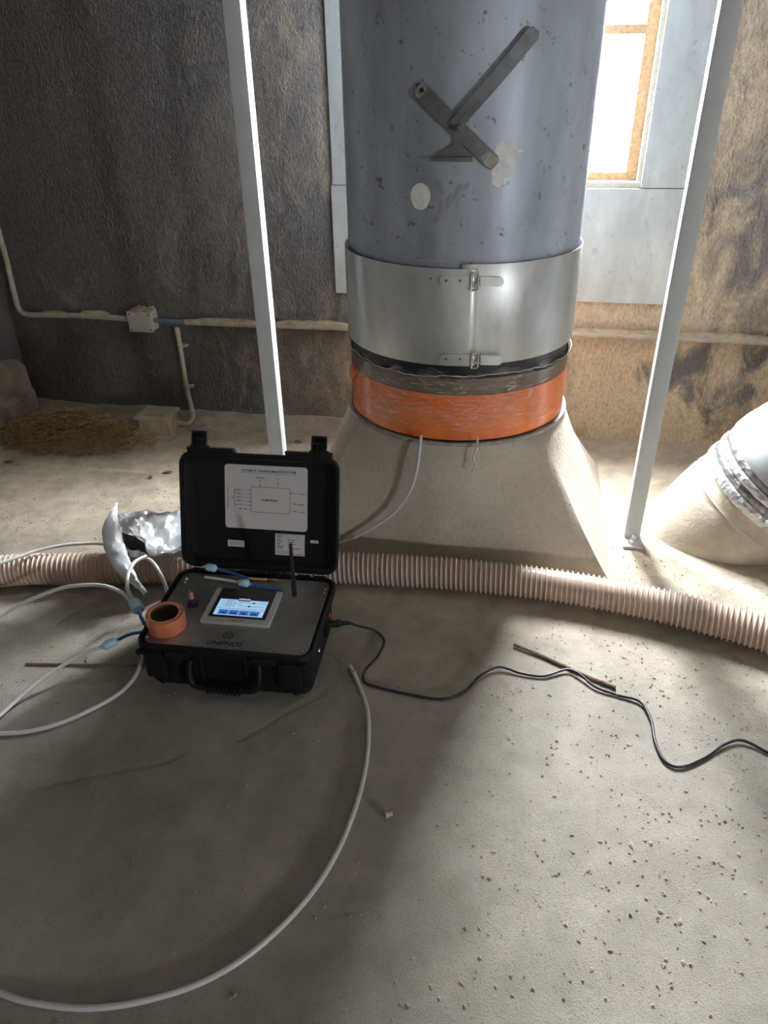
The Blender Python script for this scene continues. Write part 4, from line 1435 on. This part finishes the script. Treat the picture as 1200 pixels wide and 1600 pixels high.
def patch(edges_top, edges_bot, nu, nv, seed, amp, name, mat, parent, sag=0.0, thick=.0012):
    A = resample_n(spline([p for p in edges_top], 8), nu); B = resample_n(spline([p for p in edges_bot], 8), nu)
    mb = MB(); lp = []
    for j in range(nv + 1):
        t = j / nv
        row = []
        for i in range(nu):
            p = A[i].lerp(B[i], t)
            e = 4 * t * (1 - t)
            nz = fbm(i * .42 + seed, j * .42, seed, 3)
            fold = abs(fbm(i * .22 + seed, j * .2, seed + 5, 2)) * 2
            row.append(p - bo + Vector((nz * .4, nz * .3, nz + fold * .6)) * amp + Vector((0, 0, sag * e)))
        lp.append(row)
    mb.loft(lp, False, False, False)
    o = mb.build(name, mat, parent, smooth=22)
    m = o.modifiers.new('thickness', 'SOLIDIFY'); m.thickness = thick
    return o


def resample_n(pts, n):
    L = [0.0]
    for a, b in zip(pts, pts[1:]):
        L.append(L[-1] + (b - a).length)
    out = []; k = 0
    for i in range(n):
        s = L[-1] * i / (n - 1)
        while k < len(L) - 2 and L[k + 1] < s:
            k += 1
        t = (s - L[k]) / max(1e-9, L[k + 1] - L[k])
        out.append(pts[k].lerp(pts[k + 1], min(1, t)))
    return out


patch(pix([(184, 806, .20), (205, 801, .21), (220, 797, .22), (250, 800, .21), (275, 800, .20), (300, 800, .18)]),
      pix([(190, 832, .21), (212, 838, .22), (226, 848, .20), (232, 866, .16), (258, 866, .15), (300, 848, .15)]), 30, 16, 3, .028, 'foil_top', MAT['bag'], bagroot, .015)
patch(pix([(190, 833, .208), (200, 836, .212), (212, 839, .218), (226, 849, .198), (229, 858, .18)]),
      pix([(196, 856, .17), (203, 858, .165), (212, 860, .16), (222, 861, .155), (230, 864, .152)]), 14, 8, 5, .012, 'bag_mouth', MAT['bag_black'], bagroot, -.02)
patch(pix([(196, 855, .168), (212, 859, .158), (230, 863, .150), (262, 868, .14), (300, 850, .14)]),
      pix([(205, 872, .135), (215, 873, .13), (235, 872, .125), (265, 872, .12), (300, 868, .12)]), 18, 5, 8, .010, 'bag_underside', MAT['bag'], bagroot)
patch(pix([(181, 790, .23), (170, 805, .225), (161, 824, .22), (161, 846, .20), (168, 872, .175), (180, 890, .15), (200, 908, .12), (217, 921, .10), (225, 935, .075)]),
      pix([(184, 790, .23), (184, 806, .225), (188, 826, .22), (194, 848, .20), (200, 868, .175), (206, 884, .15), (216, 905, .12), (224, 918, .10), (231, 930, .075)]), 40, 8, 9, .020, 'side_flap', MAT['bag_white'], bagroot, .012)

# ------------------------------------------------------------------ wall conduit and boxes
def wpt(x, y, off=.03):
    return aty(x, y, WY - off)


cd = tag(empty('wall_conduit', wpt(540, 511)), 'dust-covered pale conduit running low along the wall through a junction box', 'conduit')
co_ = cd.location.copy()
run1 = spline([Vector((-2.575, WY - .03, 3.05)), Vector((-2.575, WY - .03, 2.0)), aty(0, 370, WY - .03), aty(14, 425, WY - .03), aty(24, 465, WY - .03), aty(29, 482, WY - .03), aty(42, 491, WY - .03), aty(80, 492, WY - .03), aty(140, 494, WY - .03), aty(202, 498, WY - .03)], 8)
MB().tube([p - co_ for p in run1], .0135, 12).build('pipe', MAT['conduit'], cd, smooth=60)
MB().tube([aty(236, 500, WY - .03) - co_, aty(292, 503, WY - .03) - co_], .012, 12).build('pipe_sleeve', MAT['conduit_blue'], cd, smooth=60)
MB().tube([p - co_ for p in spline([aty(290, 503, WY - .03), aty(420, 508, WY - .03), aty(545, 512, WY - .03), aty(700, 517, WY - .03), aty(895, 521, WY - .03), aty(1050, 528, WY - .03), aty(1200, 535, WY - .03), aty(1400, 545, WY - .03)], 6)], .0145, 12).build('pipe', MAT['conduit'], cd, smooth=60)
# caked dust lying along the top of the pipe
dl = MB()
for (xa, ya, xb, yb, hgt) in ((65, 488, 100, 489, .010), (125, 489, 168, 491, .016), (305, 500, 402, 504, .014), (432, 504, 545, 508, .018), (890, 516, 1035, 521, .014), (1060, 522, 1210, 531, .016)):
    A, B = aty(xa, ya, WY - .028), aty(xb, yb, WY - .028)
    m_ = max(8, int((B - A).length / .008))
    lp = []
    for k in range(m_ + 1):
        t = k / m_
        p = A.lerp(B, t) - co_
        h_ = hgt * (.45 + 1.6 * max(0, .5 + fbm(k * .35, xa * .1, 91, 3))) * min(1, 6 * t, 6 * (1 - t)) * .5 + .002
        lp.append([p + Vector((0, .026, -.002)), p + Vector((0, .016, h_)), p + Vector((0, -.002, h_ * .9)), p + Vector((0, -.013, .000)), p + Vector((0, -.012, -.006))])
    dl.loft(lp, True, True, True)
tag(dl.build('caked_dust', MAT['dust'], cd, smooth=60), kind='stuff')
# drop pipe to the box on the floor
dp = spline([aty(276, 511, WY - .03), aty(282, 545, WY - .03), aty(290, 595, WY - .03), aty(297, 628, WY - .04), atz(301, 645, .045), atz(300, 656, .022), atz(293, 662, .017), atz(284, 662, .018), atz(274, 658, .03)], 8)
dr = tag(empty('drop_pipe', dp[-1]), 'short pale pipe dropping from the conduit to the box on the floor', 'conduit')
MB().tube([p - dr.location for p in dp], .0125, 12).build('pipe', MAT['conduit'], dr, smooth=60)
for (x, y) in ((283, 541), (293, 605)):
    p = aty(x, y, WY - .03) - dr.location
    c_ = MB().tube([p + Vector((0, 0, -.005)), p + Vector((0, 0, .005))], .0155, 12)
    c_.box(p + Vector((-.026, .002, -.006)), p + Vector((.026, .03, .006)), .001)
    c_.build('clip', MAT['conduit'], dr)
jb = tag(empty('junction_box', wpt(218, 505, .0)), 'small square cream junction box on the wall with dust on top', 'junction box')
jo = jb.location.copy()
a, b_ = aty(198, 488, WY - .07) - jo, aty(239, 519, WY - .07) - jo
MB().box((a.x, -.062, b_.z), (b_.x - .002, .01, a.z), .003).build('body', MAT['box'], jb)
MB().box((a.x - .003, -.070, b_.z - .003), (b_.x + .001, -.060, a.z + .003), .002).build('cover', MAT['box'], jb)
for sx in (.012, .988):
    for sz in (.1, .9):
        o = MB().lathe([(.0001, .002), (.0035, .0015), (.004, 0)], 10, Matrix.Rotation(math.pi / 2, 4, 'X')).build('cover_screw', MAT['ink'], jb)
        o.location = (a.x + (b_.x - a.x) * (.08 + .84 * (sx > .5)), -.070, b_.z + (a.z - b_.z) * sz)
ck = MB()
gxn, gyn = 16, 8
lp = []
for j in range(gyn + 1):
    lp.append([Vector((a.x + (b_.x - a.x) * i / gxn, -.066 + .066 * j / gyn, a.z + .003 + .018 * max(0, .35 + fbm(i * .5, j * .5, 5, 3) * 1.6) * (1 if 0 < i < gxn and 0 < j else .1))) for i in range(gxn + 1)])
ck.loft(lp, False, False, False)
tag(ck.build('caked_dust', MAT['dust'], jb, smooth=50), kind='stuff')

fb = tag(empty('floor_box', atz(245, 672)), 'low dust-caked square box with overhanging lid on the floor by the wall', 'box')
fo = fb.location.copy()
c4 = [atz(208, 652, .10) - fo, atz(265, 654, .10) - fo, atz(281, 637, .10) - fo, atz(231, 634, .10) - fo]
ctr = sum(c4, Vector()) / 4
lid4 = [ctr + (p - ctr) * 1.0 for p in c4]
bod = [ctr + (p - ctr) * .84 for p in c4]
t_ = MB().loft([[Vector((p.x, p.y, z)) for p in bod] for z in (-.004, .09)])
t_.build('body', MAT['floorbox'], fb, smooth=20)
lf = []
for z, s_ in ((.088, .98), (.090, 1.0), (.101, 1.0), (.104, .97)):
    lf.append([Vector((ctr.x + (p.x - ctr.x) * s_, ctr.y + (p.y - ctr.y) * s_, z)) for p in lid4])
MB().loft(lf).build('cover', MAT['floorbox'], fb, smooth=20)
sp_ = dr.location - fo
MB().tube([sp_ + Vector((0, 0, 0)), (sp_ + ctr) / 2 + Vector((.02, 0, -.0))], .016, 12).build('pipe_socket', MAT['floorbox'], fb)

# ------------------------------------------------------------------ sticks, plug, grit, straw
def stick(pts, r, label, name='stick'):
    P = spline([atz(x, y, z) for x, y, z in pts], 8); o0 = Vector((P[0].x, P[0].y, 0))
    n_ = len(P)
    o = MB().tube([p - o0 + Vector((0, 0, .002 * fbm(k * .6, 3, 7, 2))) for k, p in enumerate(P)], [r * (.75 + .8 * abs(fbm(k * .5, r * 999, 19, 2))) for k in range(n_)], 7).build(name, MAT['stick'], smooth=40)
    o.location = o0
    return tag(o, label, 'stick')


stick([(803, 1007, .007), (840, 1022, .006), (880, 1040, .005), (920, 1058, .005), (962, 1074, .006)], .0065, 'thin dry wooden stick lying under the black cord')
stick([(40, 1037, .004), (90, 1038, .005), (150, 1039, .005), (212, 1039, .005)], .0045, 'thin dry stick on the floor pointing at the near corner of the case')
pg = tag(empty('floor_plug', atz(607, 1276, 0), .5), 'small pale plug lying alone on the shadowed floor', 'plug')
Mx = Matrix.Translation((0, 0, .008)) @ Matrix.Rotation(math.pi / 2, 4, 'Y')
MB().lathe([(.0001, -.008), (.0075, -.008), (.008, -.004), (.0055, -.002), (.005, .010), (.0001, .011)], 14, Mx).build('body', MAT['box'], pg)


def grit(name, n_, place, lo, hi, mat, label, cat, seed):
    r_ = random.Random(seed); V = []; Fc = []
    base = [(1, 0, 0), (-1, 0, 0), (0, 1, 0), (0, -1, 0), (0, 0, 1), (0, 0, -1)]
    tri = [(0, 2, 4), (2, 1, 4), (1, 3, 4), (3, 0, 4), (2, 0, 5), (1, 2, 5), (3, 1, 5), (0, 3, 5)]
    pts = [place(r_) for _ in range(n_)]
    Z = floor_z([p[0] for p in pts], [p[1] for p in pts])
    for (x, y), z in zip(pts, Z):
        s_ = lo + (hi - lo) * r_.random() ** 2.3
        a = r_.random() * 6.28; el = 1 + r_.random() * (1.6 if r_.random() < .08 else .4)
        o = len(V)
        for b in base:
            bx = b[0] * s_ * el * (.7 + .5 * r_.random()); by = b[1] * s_ * (.7 + .5 * r_.random()); bz = b[2] * s_ * .6 * (.7 + .5 * r_.random())
            V.append((x + bx * math.cos(a) - by * math.sin(a), y + bx * math.sin(a) + by * math.cos(a), z + bz + s_ * .35))
        Fc += [(i + o, j + o, k + o) for i, j, k in tri]
    mb = MB(); mb.v = V; mb.f = Fc; mb.mi = [0] * len(Fc)
    return tag(mb.build(name, MAT[mat], smooth=0, flip=False), label, cat, kind='stuff')


HOSE_XY = np.array([(p.x, p.y) for p in hp[::5]])
LINE_XY = []
for _o in bpy.data.objects:
    if _o.type == 'MESH' and _o.parent is None and _o.name.split('.')[0] in ('plastic_tube', 'power_cord', 'stick'):
        LINE_XY += [(_o.location.x + v.co.x, _o.location.y + v.co.y) for v in _o.data.vertices if v.co.z < .03]
LINE_XY = np.array(LINE_XY)


def clear(x, y):
    """free floor: not inside the hopper, the case or the slanting duct"""
    if HX0 - .01 < x < HX1 + .01 and HY0 - .01 < y < HY1:
        return False
    d = Vector((x, y, 0)) - CC
    if abs(d.dot(CU)) < .27 and abs(d.dot(CV)) < .20:
        return False
    if math.hypot(x - bx_ - .06, y - by_) < .33:
        return False
    for px_, py_ in ((.450, 2.50), (-.932, 2.50)):
        if abs(x - px_) < .06 and -.11 < y - py_ < .07:
            return False
    if np.min(np.hypot(HOSE_XY[:, 0] - x, HOSE_XY[:, 1] - y)) < .068:
        return False
    return np.min(np.hypot(LINE_XY[:, 0] - x, LINE_XY[:, 1] - y)) > .016


def pl_right(r_):
    while True:
        x, y = r_.uniform(-.15, 1.4), r_.uniform(.6, 2.6)
        if clear(x, y) and r_.random() < .25 + .75 * min(1, max(0, (x + .1) / .9)):
            return x, y


def pl_left(r_):
    while True:
        x, y = r_.uniform(-2.5, -.9), r_.uniform(1.3, 3.25)
        if clear(x, y):
            return x, y


def pl_front(r_):
    while True:
        x, y = r_.uniform(-1.3, .9), r_.uniform(.5, 1.8)
        if clear(x, y):
            return x, y


grit('loose_grit', 5200, pl_right, .0008, .0048, 'grit', 'loose tan grit strewn over the lit floor at the right', 'grit', 3)
grit('loose_grit', 4200, pl_left, .0009, .0055, 'grit', 'loose tan grit strewn over the floor at the left', 'grit', 4)
grit('loose_grit', 900, pl_front, .001, .0055, 'grit', 'sparse grit on the foreground floor', 'grit', 5)

# heap of dry straw in the corner
r_ = random.Random(12)
V = []; Fc = []
c0 = atz(105, 690)
for k in range(3600):
    rr = math.sqrt(r_.random()); th = r_.random() * 6.283
    x = c0.x + .42 * rr * math.cos(th); y = c0.y + .20 * rr * math.sin(th) + .05
    if x < XL + .10 or y > WY - .05:
        continue
    h = .10 * max(0, 1 - rr ** 1.6) * (.6 + .9 * r_.random()) + float(floor_z(x, y)) + .003
    a = r_.random() * 6.283; L = r_.uniform(.02, .055); el = r_.uniform(-.35, .35); w = r_.uniform(.0008, .0019)
    d = Vector((math.cos(a) * math.cos(el), math.sin(a) * math.cos(el), math.sin(el))) * L
    s_ = d.cross(Vector((0, 0, 1))).normalized() * w; u_ = d.cross(s_).normalized() * w
    p = Vector((x, y, h)); q = p + d; q.z = max(q.z, .004)
    o = len(V)
    V += [tuple(v) for v in (p + s_, p - s_ * .5 + u_, p - s_ * .5 - u_, q + s_, q - s_ * .5 + u_, q - s_ * .5 - u_)]
    Fc += [(o, o + 1, o + 4, o + 3), (o + 1, o + 2, o + 5, o + 4), (o + 2, o, o + 3, o + 5)]
mb = MB(); mb.v = V; mb.f = Fc; mb.mi = [0] * len(Fc)
straw = tag(mb.build('straw_heap', MAT['straw'], smooth=0, flip=False), 'heap of dry brown straw in the dark corner', 'straw', kind='stuff')

# curled scraps of dry leaf on the dust
def scrap(x, y, rz, L, label):
    p = atz(x, y, 0)
    z0 = float(floor_z(p.x, p.y))
    mb = MB(); lp = []
    for k in range(11):
        t = k / 10 - .5
        c_ = Vector((t * L, .25 * L * math.cos(t * 5) * .4, .004 + .22 * L * abs(t) ** 1.5))
        wd = .16 * L * (1 - (2 * t) ** 2) + .0008
        lp.append([c_ + Vector((0, -wd, wd * .7)), c_, c_ + Vector((0, wd, wd * .5))])
    mb.loft(lp, False, False, False)
    o = mb.build('leaf_scrap', MAT['stick'], smooth=60)
    o.location = (p.x, p.y, z0); o.rotation_euler = (0, 0, rz)
    m = o.modifiers.new('thickness', 'SOLIDIFY'); m.thickness = .0012
    tag(o, label, 'leaf', 'scraps of dry leaf on the dusty floor')


scrap(262, 740, .4, .05, 'curled brown leaf scrap on the dust left of the open lid')
scrap(236, 747, 2.2, .035, 'smaller brown leaf scrap left of the curled one by the lid')
scrap(466, 692, -.2, .04, 'curled brown leaf scrap between the left post and the hopper')
scrap(15, 724, .1, .05, 'flat dark leaf scrap below the straw heap at the photo edge')
